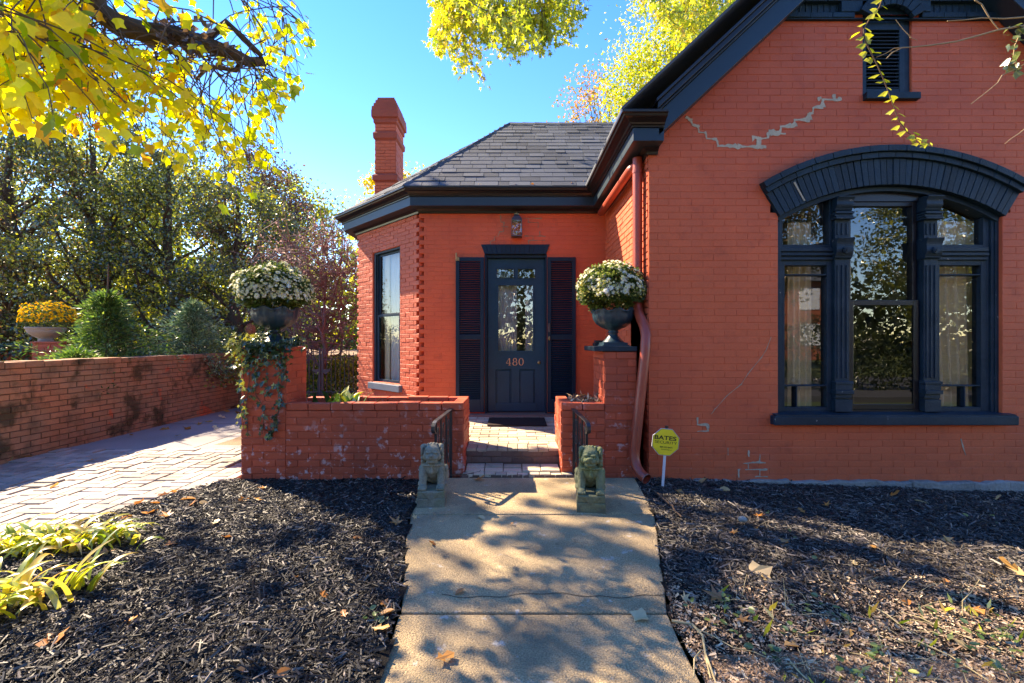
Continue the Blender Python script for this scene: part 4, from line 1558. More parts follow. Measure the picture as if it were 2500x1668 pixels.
def brick_box(parent, x0, x1, y0, y1, z0, z1, h, mat, faces='flr', proud=.006, n_obj=300, L=.215, inner=0.0, tilt=.008, base_mat=None, top=True):
    mb = MB()
    mb.box(x0, x1, y0, y1, z0, z1 - .002)
    core = mb.build('core', base_mat or mat, parent)
    n = max(1, round((z1 - z0) / h))
    hh = (z1 - z0) / n
    mats = []
    if 'f' in faces:
        mats += frame_mats(lay(lambda z, k: [(x0, x1)], z0, z1, hh, L, .006, .008, start=x0), (0, y0, 0), (1, 0, 0), (0, -1, 0), proud, .0018, tilt)
    if 'l' in faces:
        mats += frame_mats(lay(lambda z, k: [(0, y1 - y0)], z0, z1, hh, L, .006, .008, start=.1), (x0, y1, 0), (0, -1, 0), (-1, 0, 0), proud, .0018, tilt)
    if 'r' in faces:
        mats += frame_mats(lay(lambda z, k: [(0, y1 - y0)], z0, z1, hh, L, .006, .008, start=.1), (x1, y0, 0), (0, 1, 0), (1, 0, 0), proud, .0018, tilt)
    if 'b' in faces:
        mats += frame_mats(lay(lambda z, k: [(0, x1 - x0)], z0, z1, hh, L, .006, .008), (x1, y1, 0), (-1, 0, 0), (0, 1, 0), proud, .0018, tilt)
    place_bricks(mats, mat, parent, n_obj, 'brick')
    return core


def cap_row(parent, x0, x1, y0, y1, z0, z1, L, mat, axis='x'):
    a, b = (x0, x1) if axis == 'x' else (y0, y1)
    n = max(1, round((b - a) / L))
    for i in range(n):
        p, q = a + (b - a) * i / n + .003, a + (b - a) * (i + 1) / n - .003
        dz_ = random.gauss(0, .003)
        mb = MB()
        if axis == 'x':
            mb.box(p, q, y0 - random.uniform(0, .008), y1, z0, z1 + dz_)
        else:
            mb.box(x0, x1, p, q, z0, z1 + dz_)
        mb.build('coping_brick', mat, parent, bevel=.007)


PL = thing('planter_wall', 'red brick planter with tall ivy-topped pier left of the steps', 'planter', (-1.5, 4.28, .0))
px0, px1, pe = PX(590, PY), PX(698, PY), PX(1131, PY)
brick_box(PL, px0, px1, PY, PY + .42, -.08, 1.215, .0695, 'planter', 'flrb', n_obj=150)
MB().box(px0 - .01, px1 + .01, PY - .01, PY + .43, 1.217, 1.25).build('pier_cap', 'planter', PL, bevel=.008)
brick_box(PL, px1 + .001, pe, PY, PY + .10, -.08, .652, .0695, 'planter', 'fr', n_obj=110)
brick_box(PL, px1 + .001, pe, PY + .44, PY + .54, -.08, .652, .0695, 'planter', 'r', n_obj=0)
brick_box(PL, pe - .10, pe - .001, PY + .101, PY + .439, -.08, .652, .0695, 'planter', 'r', n_obj=40)
cap_row(PL, px1 + .004, pe + .006, PY - .008, PY + .10, .654, .722, .215, 'planter')
cap_row(PL, px1 + .004, pe + .006, PY + .44, PY + .54, .654, .722, .215, 'planter')
cap_row(PL, pe - .10, pe + .006, PY + .102, PY + .438, .654, .722, .2, 'planter', 'y')
MB().box(px1 + .002, pe - .102, PY + .102, PY + .438, .3, .62).build('soil', 'mulchbed', PL)

PR = thing('planter_wall', 'low red brick wall and pedestal right of the steps', 'planter', (.9, 4.28, 0))
qx0, qx1, qx2 = PX(1372, PY), PX(1476, PY), PX(1553, PY)
brick_box(PR, qx0, qx1, PY, PY + .10, -.08, .652, .0695, 'planter', 'fl', n_obj=70)
brick_box(PR, qx0, qx0 + .10, PY + .101, PY + .55, -.08, .652, .0695, 'planter', 'l', n_obj=40)
brick_box(PR, qx0, qx1, PY + .551, PY + .64, -.08, .652, .0695, 'planter', 'l', n_obj=10)
brick_box(PR, qx1, qx2, PY, PY + .56, -.08, 1.205, .0695, 'planter', 'flr', n_obj=150)
cap_row(PR, qx0 - .008, qx1 - .004, PY - .008, PY + .10, .654, .722, .2, 'planter')
cap_row(PR, qx0 - .008, qx0 + .10, PY + .102, PY + .55, .654, .722, .2, 'planter', 'y')
MB().box(qx0 + .102, qx1 - .002, PY + .102, PY + .548, .3, .66).build('soil', 'soil', PR)
MB().box(PX(1451, PY - .02), PX(1556, PY - .02), PY - .02, PY + .58, 1.208, 1.254).build('pedestal_cap', 'navy', PR, bevel=.006)
# house strip between pedestal and gable wall
MB().box(qx2 + .002, WX - .004, PY + .2, GY + .15, -.16, 1.6).build('return_wall', 'paint', HOUSE)

# steps and brick porch
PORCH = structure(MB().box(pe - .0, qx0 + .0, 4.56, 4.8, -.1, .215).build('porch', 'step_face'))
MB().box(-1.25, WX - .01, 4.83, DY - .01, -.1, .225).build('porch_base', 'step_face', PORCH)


def flat_brick(cx, cy, sx, sy, z, mat_specs, slope=.0):
    tx, ty = random.gauss(0, .006), random.gauss(0, .008) + slope
    X, Y, Z = Vector((sx, 0, sx * tx)), Vector((0, 0, -.03)), Vector((0, sy, sy * ty))
    mat_specs.append(Matrix(((X.x, Y.x, Z.x, cx), (X.y, Y.y, Z.y, cy), (X.z, Y.z, Z.z, z - .03), (0, 0, 0, 1))))


specs = []
pz = lambda y: .240 + .045 * (y - 4.5) / 1.7
n_ = 9
wdt = (qx0 - pe - .012) / n_
for i in range(n_):
    flat_brick(pe + .006 + (i + .5) * wdt, 4.60, wdt - .006, .195, pz(4.6) + random.gauss(0, .003), specs, .02)
y, r_ = 4.70, 0
while y < DY - .12:
    a, b = (pe + .005, qx0 - .005) if y < 4.84 else (-1.2, WX - .02)
    x = a - (.105 if r_ % 2 else 0)
    while x < b:
        x0_, x1_ = max(x, a), min(x + .21, b)
        if x1_ - x0_ > .04:
            flat_brick((x0_ + x1_) / 2, y + .05, x1_ - x0_ - .006, .098, pz(y) + random.gauss(0, .0025), specs, .025)
        x += .21
    y += .104
    r_ += 1
place_bricks(specs, 'porch', PORCH, 300, 'brick', lambda m: m.to_translation().y)
mats = frame_mats(lay(lambda z, k: [(pe + .002, qx0 - .002)], .10, .225, .0625, .2, .008, .01), (0, 4.51, 0), (1, 0, 0), (0, -1, 0), .006, .002, .012)
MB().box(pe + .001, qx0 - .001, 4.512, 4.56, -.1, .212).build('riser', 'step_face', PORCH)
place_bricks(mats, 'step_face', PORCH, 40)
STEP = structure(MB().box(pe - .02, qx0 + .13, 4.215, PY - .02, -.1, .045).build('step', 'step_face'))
MB().box(pe + .012, qx0 - .012, PY - .02, 4.51, -.1, .06).build('tread_base', 'step_face', STEP)
specs = []
for i in range(10):
    wdt = (qx0 - pe + .10) / 10
    flat_brick(pe - .005 + (i + .5) * wdt, 4.25, wdt - .007, .075, .072 + random.gauss(0, .004), specs, .05)
for i in range(5):
    wdt = (qx0 - pe - .03) / 5
    flat_brick(pe + .015 + (i + .5) * wdt, 4.345, wdt - .007, .10, .083 + random.gauss(0, .004), specs, .08)
    flat_brick(pe + .015 + (i + .5) * wdt, 4.452, wdt - .007, .10, .092 + random.gauss(0, .004), specs, .08)
place_bricks(specs, 'porch', STEP, 60)
mats = frame_mats(lay(lambda z, k: [(pe - .01, qx0 + .12)], .005, .068, .063, .1, .007, .006), (0, 4.215, 0), (1, 0, 0), (0, -1, 0), .004, .002, .02)
place_bricks(mats, 'step_face', STEP, 40)
# doormat
dm = MB()
ym0, ym1 = 5.53, 6.02
dm.obox((PX(1189, ym0), ym0, pz(ym0) + .006), (PX(1336, ym0) - PX(1189, ym0), 0, 0), (0, ym1 - ym0, .013), (0, 0, .012))
tag(dm.build('doormat', 'mat', None, bevel=.004), 'dark brown rubber doormat in front of the door', 'doormat')

# long brown wall beside the driveway
LW = thing('garden_wall', 'long old brown brick wall with moss along the driveway', 'wall', (-5.5, 6.5, 0))
wx, wy0, wy1, wz = -5.45, 3.0, 9.05, 1.005
MB().box(wx - .22, wx, wy0, wy1, -.2, wz).build('core', 'oldmortar', LW)
mats = frame_mats(lay(lambda z, k: [(0, wy1 - wy0)], -.03, wz, 1.035 / 15, .215, .009, .010), (wx, wy0, 0), (0, 1, 0), (1, 0, 0), .009, .003, .015)
place_bricks(mats, 'oldwall', LW, 300, 'brick', lambda m: abs(m.to_translation().y - 6.3))
n_ = 29
for i in range(n_):
    a = wy0 + (wy1 - wy0) * i / n_
    MB().box(wx - .235, wx + .018 + random.gauss(0, .003), a + .004, a + (wy1 - wy0) / n_ - .004, wz + .001, wz + .072 + random.gauss(0, .004)).build('coping_brick', 'oldwall', LW, bevel=.008)
EP = thing('wall_pier', 'brick end pier of the driveway wall carrying the terracotta pine cone', 'pier', (-5.36, 9.2, 0))
brick_box(EP, -5.56, -5.16, 9.055, 9.45, -.1, 1.22, .069, 'oldwall', 'flr', n_obj=90, base_mat='oldmortar')
MB().box(-5.59, -5.13, 9.03, 9.48, 1.222, 1.27).build('pier_cap', 'oldwall', EP, bevel=.008)
# pine cone finial
FIN = thing('pine_cone_finial', 'terracotta pine cone finial on the end of the driveway wall', 'finial', (-5.2, 9.2, 1.27))
fc = P(612, 826, 9.2)
fz = 1.271
MB().lathe([(.085, 0), (.085, .03), (.05, .04), (.045, .075), (.07, .095), (.05, .11)], (fc.x, 9.2, fz), 20).build('stem', 'terracotta', FIN, smooth=True)
mb = MB()
mb.ball((fc.x, 9.2, fz + .24), (.085, .085, .135), 16, 10)
body = mb.build('cone', 'terracotta', FIN, smooth=True)
mb = MB()
for j in range(10):
    th = math.pi * (.1 + .8 * j / 9)
    for k in range(12):
        a = 2 * math.pi * (k + .5 * (j % 2)) / 12
        c = Vector((fc.x + .086 * math.sin(th) * math.cos(a), 9.2 + .086 * math.sin(th) * math.sin(a), fz + .24 - .135 * math.cos(th)))
        o = Vector((math.sin(th) * math.cos(a), math.sin(th) * math.sin(a), 0)) * .018
        s_ = Vector((-math.sin(a), math.cos(a), 0)) * .02 * math.sin(th)
        mb.add([c - s_, c + s_, c + o + Vector((0, 0, .022)), c - s_ * .4 + Vector((0, 0, .034))], [(0, 1, 2), (0, 2, 3), (1, 3, 2)])
mb.build('scales', 'terracotta', FIN)

# pier and low wall far left behind, carrying the yellow chrysanthemum
BP = thing('garden_pier', 'brick pier under the pot of yellow flowers', 'pier', (-7.9, 7.9, .5))
brick_box(BP, -8.12, -7.62, 7.7, 8.15, .3, 1.26, .07, 'planter', 'fr', n_obj=40)
MB().box(-8.14, -7.6, 7.68, 8.17, 1.262, 1.3).build('pier_cap', 'planter', BP, bevel=.008)
BW = thing('back_wall', 'ivy covered low brick wall left of the yellow flower pot', 'wall', (-10, 8.3, .5))
brick_box(BW, -13, -8.16, 8.2, 8.4, .3, 1.18, .07, 'planter', 'f', n_obj=0)

# ================================================================== RAILINGS
for sx, lab in ((-1, 'black iron handrail behind the pale stone lion left of the steps'), (1, 'black iron handrail behind the green mossy lion right of the steps')):
    A = Vector((PX(1103, 4.27) if sx < 0 else PX(1399, 4.27), 4.27, .668))
    B = Vector((PX(1064, 3.97) if sx < 0 else PX(1432, 3.97), 3.97, .605))
    T = thing('handrail', lab, 'railing', (B.x, 4.1, 0), 'handrails beside the steps')
    dv = (B - A)
    path = [A + dv * i / 6 for i in range(7)]
    f = dv.normalized()
    path += [B + f * .03 + Vector((0, 0, -.008)), B + f * .048 + Vector((0, 0, -.03)), B + f * .05 + Vector((0, 0, -.06)), B + f * .04 + Vector((0, 0, -.085)), B + f * .02 + Vector((0, 0, -.098))]
    sd = Vector((-f.y, f.x, 0)).normalized()
    ring = []
    for i, p in enumerate(path):
        t = (path[min(i + 1, len(path) - 1)] - path[max(i - 1, 0)]).normalized()
        nn = sd.cross(t) * .006
        ring.append([p - sd * .019 + nn, p + sd * .019 + nn, p + sd * .019 - nn, p - sd * .019 - nn])
    MB().loft(ring).build('top_bar', 'iron', T, bevel=.002)
    def rl(t): return A + dv * t
    for t in (.06, 1.0):
        p = rl(t)
        MB().box(p.x - .011, p.x + .011, p.y - .011, p.y + .011, -.02, p.z - .004).build('post', 'iron', T)
    for t in (.37, .69):
        p = rl(t)
        MB().box(p.x - .007, p.x + .007, p.y - .007, p.y + .007, .12, p.z - .004).build('baluster', 'iron', T)
    a, b = rl(.06), rl(1)
    MB().tube([(a.x, a.y, .12), (b.x, b.y, .11)], .008, 6).build('bottom_bar', 'iron', T)
    for k in range(3):                      # cast scrolls between the balusters
        c_ = rl(.21 + .32 * k)
        hd = Vector((f.x, f.y, 0)).normalized()
        mb = MB()
        mb.tube([c_ + hd * (.036 * math.sin(a_) * (.6 + .4 * math.cos(a_ * .5))) + Vector((0, 0, -.27 + .2 * math.cos(a_))) for a_ in [i / 29 * 2 * math.pi for i in range(30)]], .005, 6)
        for s_ in (-1, 1):
            mb.tube([c_ + hd * (s_ * (.01 + .035 * (1 - i / 20) * math.sin(i / 15 * 1.6 * math.pi) * .6)) + Vector((0, 0, -.27 + s_ * .05 * (1 - i / 20) * math.cos(i / 15 * 1.6 * math.pi))) for i in range(16)], .0045, 6)
        mb.build('scroll', 'iron', T)


# ================================================================== STONE LIONS
def capsule(mb, a, b, r0, r1, n=8):
    a, b = Vector(a), Vector(b)
    pts = [a.lerp(b, i / 6) for i in range(7)]
    mb.tube(pts, [r0 + (r1 - r0) * i / 6 for i in range(7)], 10)
    mb.ball(a, (r0, r0, r0), 10, 6)
    mb.ball(b, (r1, r1, r1), 10, 6)


def lion(label, at, rot, mat, head_turn=0.0):
    T = thing('stone_lion', label, 'statue', at, 'stone lions beside the path')
    mb = MB()
    B = lambda c, r, m=None: mb.ball(c, r, 14, 10, m)
    B((0, .075, .225), (.088, .105, .10))
    B((0, .0, .275), (.078, .085, .10))
    B((0, -.035, .285), (.066, .06, .075))
    for s in (-1, 1):
        B((.058 * s, -.02, .285), (.040, .052, .062))
        capsule(mb, (.068 * s, -.045, .27), (.071 * s, -.088, .16), .034, .029)
        B((.071 * s, -.108, .146), (.036, .044, .024))
        for k in range(4):
            B((.071 * s + (-.024 + k * .016), -.142, .141), (.0095, .017, .014))
        B((.085 * s, .075, .195), (.040, .075, .070))
        B((.092 * s, .005, .147), (.030, .058, .022))
        B((.10 * s, .06, .25), (.022, .05, .03))
    ht = Matrix.Rotation(R(head_turn), 3, 'Z')
    hc = Vector((0, -.055, .40))

    def HB_(c, r):
        c = hc + ht @ (Vector(c) - hc)
        mb.ball(c, r, 14, 10, ht)
    HB_((0, -.055, .405), (.070, .072, .070))
    HB_((0, -.085, .435), (.056, .045, .034))
    HB_((0, -.125, .388), (.047, .034, .028))
    HB_((0, -.152, .402), (.020, .014, .013))
    HB_((0, -.118, .352), (.043, .034, .016))
    HB_((0, -.09, .365), (.05, .05, .04))
    for s in (-1, 1):
        HB_((.028 * s, -.124, .424), (.025, .018, .011))
        HB_((.029 * s, -.120, .411), (.013, .012, .010))
        HB_((.048 * s, -.098, .385), (.024, .028, .030))
        HB_((.030 * s, -.146, .382), (.018, .012, .014))
        for k in range(5):                  # mane locks hanging beside the face
            HB_((.074 * s, -.05 + .004 * k, .455 - .030 * k), (.020, .026, .021))
            HB_((.066 * s, -.012, .45 - .032 * k), (.024, .026, .021))
        HB_((.079 * s, -.072, .425), (.012, .016, .034))
    for k in range(6):
        HB_((-.055 + .022 * k, -.04 + .008 * abs(k - 2.5), .472 - .004 * abs(k - 2.5) ** 1.5), (.013, .026, .014))
    for k in range(5):
        for j in range(3):
            HB_((-.05 + .025 * k, .018 + .004 * j, .44 - .04 * j), (.018, .020, .021))
    # collar, bell and tail
    for k in range(15):
        a = R(-110 + k * 220 / 14)
        B((.070 * math.sin(a), -.03 - .068 * math.cos(a), .302 + .012 * math.cos(a)), (.014, .013, .011))
    B((0, -.112, .268), (.017, .016, .020))
    B((0, -.105, .292), (.010, .010, .012))
    for k in range(8):
        B((.012 * math.sin(k), .165 + .012 * math.sin(k * .8), .18 + .024 * k), (.022, .020, .020))
    o = mb.build('lion', mat, T)
    rm = o.modifiers.new('remesh', 'REMESH')
    rm.mode, rm.voxel_size, rm.use_smooth_shade = 'VOXEL', .0034, True
    sm = o.modifiers.new('smooth', 'SMOOTH')
    sm.factor, sm.iterations = .25, 1
    mb = MB()
    mb.loft([[(x * (.108 - t), (.165 - t if y > 0 else -.165 + t), z) for x, y in ((-1, -1), (1, -1), (1, 1), (-1, 1))] for t, z in ((0, -.005), (0.0, .068), (.006, .075))])
    mb.loft([[(x * (.104 - t), (.16 - t if y > 0 else -.16 + t), z) for x, y in ((-1, -1), (1, -1), (1, 1), (-1, 1))] for t, z in ((.004, .073), (0, .08), (0, .122), (.005, .130))])
    base = mb.build('plinth', mat, T, bevel=.006)
    mb = MB()
    mb.prism([(-.07, -.168, .126), (.07, -.168, .126), (.012, -.168, .062), (-.012, -.168, .062)], (0, .012, 0))
    mb.build('draped_cloth', mat, T, bevel=.006)
    for c in T.children:
        c.matrix_parent_inverse = Matrix.Identity(4)
    T.rotation_euler = (0, 0, R(rot))
    return T


lion('pale grey stone lion statue with curly mane left of the path', (PX(1056, 3.68), 3.70, .004), 4, 'lion', 2)
lion('green mossy stone lion statue with dark plinth right of the path', (PX(1442, 3.58), 3.60, .004), -7, 'lion_green', -8)

# ================================================================== URNS AND CHRYSANTHEMUMS
def urn(label, c, s, square=True):
    T = thing('planter_urn', label, 'urn', c, 'dark iron urns on the piers')
    x, y, z = c
    mb = MB()
    if square:
        mb.box(x - .12 * s, x + .12 * s, y - .12 * s, y + .12 * s, z, z + .035 * s)
        mb.box(x - .135 * s, x + .135 * s, y - .135 * s, y + .135 * s, z, z + .012 * s)
    mb.build('base', 'urn', T, bevel=.004)
    prof = [(.115, .035), (.10, .05), (.075, .075), (.05, .105), (.042, .125), (.055, .135), (.055, .145), (.045, .155), (.075, .17), (.12, .19), (.17, .225), (.198, .27), (.205, .31), (.205, .335), (.215, .352), (.218, .365), (.20, .367), (.185, .34), (.15, .30)]

    def mod(r, zz, a):
        k = max(0, (zz - .15) / .2)
        r2 = r * (1 + .035 * k * abs(math.sin(4 * a)) - .02 * k) + .006 * k * math.sin(16 * a)
        return r2 * s, (zz + (.016 * math.cos(8 * a) if zz > .34 and r > .19 else 0)) * s
    MB().lathe(prof, (x, y, z), 64, mod).build('bowl', 'urn', T, smooth=True)
    return T


def flower_me(seed, col_p, col_c, n=16):
    r_ = random.Random(seed)
    mb = MB()
    for ring_, (rad, lift) in enumerate(((1.0, .12), (.72, .3), (.45, .45))):
        for k in range(n - ring_ * 3):
            a = 2 * math.pi * (k + r_.random() * .5) / (n - ring_ * 3)
            L_ = rad * r_.uniform(.85, 1.05)
            d = Vector((math.cos(a), math.sin(a), 0))
            s_ = Vector((-math.sin(a), math.cos(a), 0)) * .13
            up = Vector((0, 0, 1))
            mb.add([d * .1 + up * .05, d * L_ * .6 + s_ + up * (lift * .7), d * L_ + up * lift * r_.uniform(.7, 1.2), d * L_ * .6 - s_ + up * (lift * .7)], [(0, 1, 2, 3)])
    nb = len(mb.f)
    mb.ball((0, 0, .2), (.2, .2, .1), 8, 4)
    me = mb.mesh('flower')
    me.materials.append(M[col_p])
    me.materials.append(M[col_c])
    for i, p in enumerate(me.polygons):
        p.material_index = 0 if i < nb else 1
    return me


FLW = [flower_me(i, 'petal', 'bud') for i in range(4)]
FLY = [flower_me(i + 9, 'goldpetal', 'goldpetal', 12) for i in range(3)]


def lump(q):
    return 1 + .06 * np.sin(q[0] * 5.1 + q[2] * 3.3 + LSEED) + .05 * np.sin(q[1] * 7.3 - q[0] * 4.2 + 2 * LSEED) + .035 * np.sin(q[0] * 13 + q[1] * 11 + LSEED)


LSEED = 0.0


def mum(label, c, rx, rz, nfl, nleaf, fl, fsz, group, buds=0, bud_mat='bud', cover=.35, nobj=300, stems=True):
    global LSEED
    LSEED = c[0] * 3.7
    x, y, z = c
    T = thing('chrysanthemum', label, 'flowers', c, group)
    d = rdir(nleaf)
    d[:, 2] = np.abs(d[:, 2]) * 1.2 - .45
    d /= np.linalg.norm(d, axis=1, keepdims=True)
    rad = rng.uniform(.45, .97, nleaf) ** .6
    pos = np.array([x, y, z]) + d * rad[:, None] * np.array([rx, rx, rz]) * lump(d.T)[:, None]
    leaves('foliage', pos, d + rng.normal(0, .5, (nleaf, 3)), rdir(nleaf) + np.array([0, 0, .6]), rng.uniform(.025, .05, nleaf), 'mumleaf', SIMPLE, T)
    ns = nleaf // 4                         # leafy skirt down to the rim
    a_ = rng.uniform(0, 6.283, ns)
    t_ = rng.random(ns)
    rr_ = rx * (.58 + .34 * t_) * rng.uniform(.7, 1.05, ns)
    leaves('skirt', np.stack([x + rr_ * np.cos(a_), y + rr_ * np.sin(a_), z - rz * (.62 - .6 * t_)], 1), np.stack([np.cos(a_), np.sin(a_), rng.normal(-.1, .5, ns)], 1), rdir(ns, (0, 0, .6)), rng.uniform(.025, .05, ns), 'mumleaf', SIMPLE, T)
    mb = MB()
    for k in range(26):
        a = 2 * math.pi * k / 26
        t = Vector((x + rx * .8 * math.cos(a), y + rx * .8 * math.sin(a), z - rz * .05))
        mb.tube([(x + .05 * math.cos(a), y + .05 * math.sin(a), z - rz * .38), Vector((x, y, z - .2 * rz)).lerp(t, .6), t], [.004, .003, .002], 5)
    mb.build('stems', 'mumleaf', T)
    pts = []
    tries = 0
    while len(pts) < nfl and tries < 20000:
        tries += 1
        q = rdir(1)[0]
        q[2] = abs(q[2]) * 1.1 - cover
        q /= np.linalg.norm(q)
        if q[1] > .45 or math.sin(q[0] * 6.1 + q[2] * 4.7 + LSEED) + math.sin(q[1] * 5.3 - q[2] * 6.2) < -.95:
            continue
        if all(np.linalg.norm(q - p[0]) * rx > fsz * .55 for p in pts[-300:]):
            pts.append((q, rng.uniform(.45, 1.35)))
    for i, (q, s_) in enumerate(pts):
        o = bpy.data.objects.new('flower', random.choice(fl))
        COL.objects.link(o)
        par(o, T)
        p = Vector((x, y, z)) + Vector((q[0] * rx, q[1] * rx, q[2] * rz)) * random.uniform(.93, 1.05) * lump(q)
        nn = (Vector((q[0], q[1], q[2] * rx / rz)) + Vector((random.gauss(0, .25), random.gauss(0, .25), .35))).normalized()
        o.matrix_basis = Matrix.Translation(p) @ nn.to_track_quat('Z', 'Y').to_matrix().to_4x4() @ Matrix.Rotation(random.uniform(0, 6), 4, 'Z') @ Matrix.Scale(fsz * .5 * s_, 4)
    if buds:
        mb = MB()
        for k in range(buds):
            q = rdir(1)[0]
            q[2] = abs(q[2]) - .3
            q /= np.linalg.norm(q)
            r_ = random.uniform(.004, .011)
            mb.ball(Vector((x, y, z)) + Vector((q[0] * rx, q[1] * rx, q[2] * rz)) * random.uniform(.97, 1.06) * lump(q), (r_, r_, r_ * .8), 5, 3)
        mb.build('buds', bud_mat, T, kind='stuff')
    return T


uy = PY + .21
uc = (PX(672, uy), uy, 1.252)
urn('dark iron urn on the ivy covered left pier', uc, 1.02)
mum('white chrysanthemum dome in the urn on the left pier', (PX(668, uy), uy, PZ(714, uy)), .328, .27, 300, 6500, FLW, .054, 'white chrysanthemums in urns', 950, cover=.30)
uy2 = PY + .28
uc2 = (PX(1497, uy2), uy2, 1.255)
urn('dark teal iron urn on the navy capped right pedestal', uc2, .985)
mum('white chrysanthemum dome in the urn beside the downspout', (PX(1491, uy2), uy2, PZ(712, uy2)), .325, .275, 270, 6500, FLW, .052, 'white chrysanthemums in urns', 800, cover=.2)
MB_ = MB()
MB_.box(PX(1447, 4.84), PX(1500, 4.84), 4.72, 4.84, 1.255, 1.285)
MB_.box(PX(1450, 4.84), PX(1497, 4.84), 4.73, 4.83, 1.286, 1.312)
tag(MB_.build('broken_tile', 'iron', None, bevel=.004), 'dark loose tile behind the urn foot on the right pedestal', 'tile')
# stone bowl with yellow flowers
yb = 7.9
bc = (PX(112, yb), yb, 1.302)
T = thing('stone_bowl', 'shallow fluted stone bowl holding yellow flowers', 'bowl', bc)
MB().lathe([(.10, 0), (.10, .03), (.085, .045), (.16, .09), (.225, .15), (.245, .19), (.245, .21), (.262, .215), (.262, .245), (.24, .245), (.2, .2)], bc, 64,
           lambda r, z, a: (r * (1 + (.018 * math.cos(32 * a) if .05 < z < .19 else 0)), z)).build('bowl', 'stoneurn', T, smooth=True)
MB().box(bc[0] - .1, bc[0] + .1, yb - .1, yb + .1, 1.3005, 1.304).build('foot', 'stoneurn', T)
mum('yellow chrysanthemum dome in the stone bowl behind the wall', (PX(119, yb), yb, PZ(776, yb)), .365, .27, 300, 1200, FLY, .055, None, 260, 'goldpetal', .28)

# ================================================================== SECURITY SIGN, LANTERN
sy = 4.03
sp = P(1617, 1197, sy)
T = thing('yard_sign', 'yellow octagonal security company sign on a white post in the mulch', 'sign', (sp.x, sy, 0))
top = P(1628, 1046, sy)
MB().obox((sp.x - .011, sy, -.05), (.022, 0, 0), (0, .012, 0), (top.x - sp.x, 0, top.z + .05)).build('post', 'white', T, bevel=.002)
MB().box(top.x - .012, top.x + .013, sy - .003, sy + .014, top.z - .004, top.z + .022).build('post_cap', 'iron', T)
c = P(1624, 1079, sy)
rad = .128
ta = R(-6)
octp = lambda r, y: [(c.x + r * math.cos(R(22.5 + 45 * k) + ta), y, c.z + r * math.sin(R(22.5 + 45 * k) + ta)) for k in range(8)]
MB().prism(octp(rad, sy - .010), (0, .006, 0)).build('border', 'white', T)
MB().prism(octp(rad * .975, sy - .0115), (0, .0014, 0)).build('edge_line', 'signblack', T)
MB().prism(octp(rad * .955, sy - .013), (0, .0014, 0)).build('plate', 'signyellow', T)
for txt, dz_, size, wide, bold in (('BATES', .036, .050, 1.42, .0011), ('SECURITY', -.004, .034, 1.30, .0), ('859-252-8471', -.046, .020, 1.0, .0003), ('batessecurity.com', -.066, .011, 1.2, .0)):
    me = text_me(txt, size, .0004, wide, bold)
    me.materials.clear()
    me.materials.append(M['signblack'])
    o = bpy.data.objects.new('lettering', me)
    COL.objects.link(o)
    par(o, T)
    o.matrix_basis = Matrix.Translation((c.x + dz_ * math.sin(-ta) * -1, sy - .0138, c.z + dz_)) @ Matrix.Rotation(-ta, 4, 'Y') @ Matrix.Rotation(R(90), 4, 'X')

ly = DY - .09
T = thing('wall_lantern', 'small rusty metal lantern on the wall above the door', 'lantern', P(1262, 580, ly))
x0, x1 = PX(1248.5, ly), PX(1274.5, ly)
zb, zt = PZ(579, ly), PZ(540, ly)
zc = PZ(524, ly)
xm = (x0 + x1) / 2
mb = MB()
mb.box(x0, x1, DY - .15, DY - .02, zb, zb + .018)
for xx in (x0, x1 - .010):
    for yy in (DY - .15, DY - .03):
        mb.box(xx, xx + .010, yy, yy + .010, zb + .018, zt)
mb.box(x0, x1, DY - .15, DY - .02, zt, zt + .012)
mb.build('frame', 'lantern', T, bevel=.002)
mb = MB()
mb.loft([[(x0, DY - .15, zt + .013), (x1, DY - .15, zt + .013), (x1, DY - .02, zt + .013), (x0, DY - .02, zt + .013)],
         [(xm - .042, DY - .13, zt + .06), (xm + .042, DY - .13, zt + .06), (xm + .042, DY - .03, zt + .06), (xm - .042, DY - .03, zt + .06)],
         [(xm - .022, DY - .10, zc), (xm + .022, DY - .10, zc), (xm + .022, DY - .05, zc), (xm - .022, DY - .05, zc)]])
mb.build('roof', 'lantern', T)
mb = MB()
mb.box(xm - .035, xm + .035, DY - .10, DY - .005, zc + .001, zc + .012)
mb.tube([(xm, DY - .075, zc + .01), (xm, DY - .075, zc + .03)], .012, 8)
mb.build('cap', 'brass', T)
for a, b in (((x0 + .006, zb + .02), (x1 - .006, zt)), ((x1 - .006, zb + .02), (x0 + .006, zt))):
    MB().tube([(a[0], DY - .153, a[1]), (b[0], DY - .153, b[1])], .003, 6).build('cross_wire', 'lantern', T)
MB().add([(x0 + .008, DY - .146, zb + .018), (x1 - .008, DY - .146, zb + .018), (x1 - .008, DY - .146, zt), (x0 + .008, DY - .146, zt)], [(0, 1, 2, 3)]).build('pane', glass_mat('lantern_glass', .12, (.7, .68, .6)), T)
MB().tube([(xm, DY - .085, zb + .02), (xm, DY - .085, zb + .09)], .013, 10).build('bulb', 'stoneurn', T)

# ================================================================== IRON GARDEN GATE
GYY = 8.9
T = thing('garden_gate', 'low rusty iron gate with a fish shaped latch plate between pier and bay', 'gate', (PX(800, GYY), GYY, .2))
zg0 = PZ(957, GYY)


def g_top(u):                               # top rail sweeps up towards the house
    return PZ(862 - max(0, (u - 800)) ** 1.5 * .018, GYY)


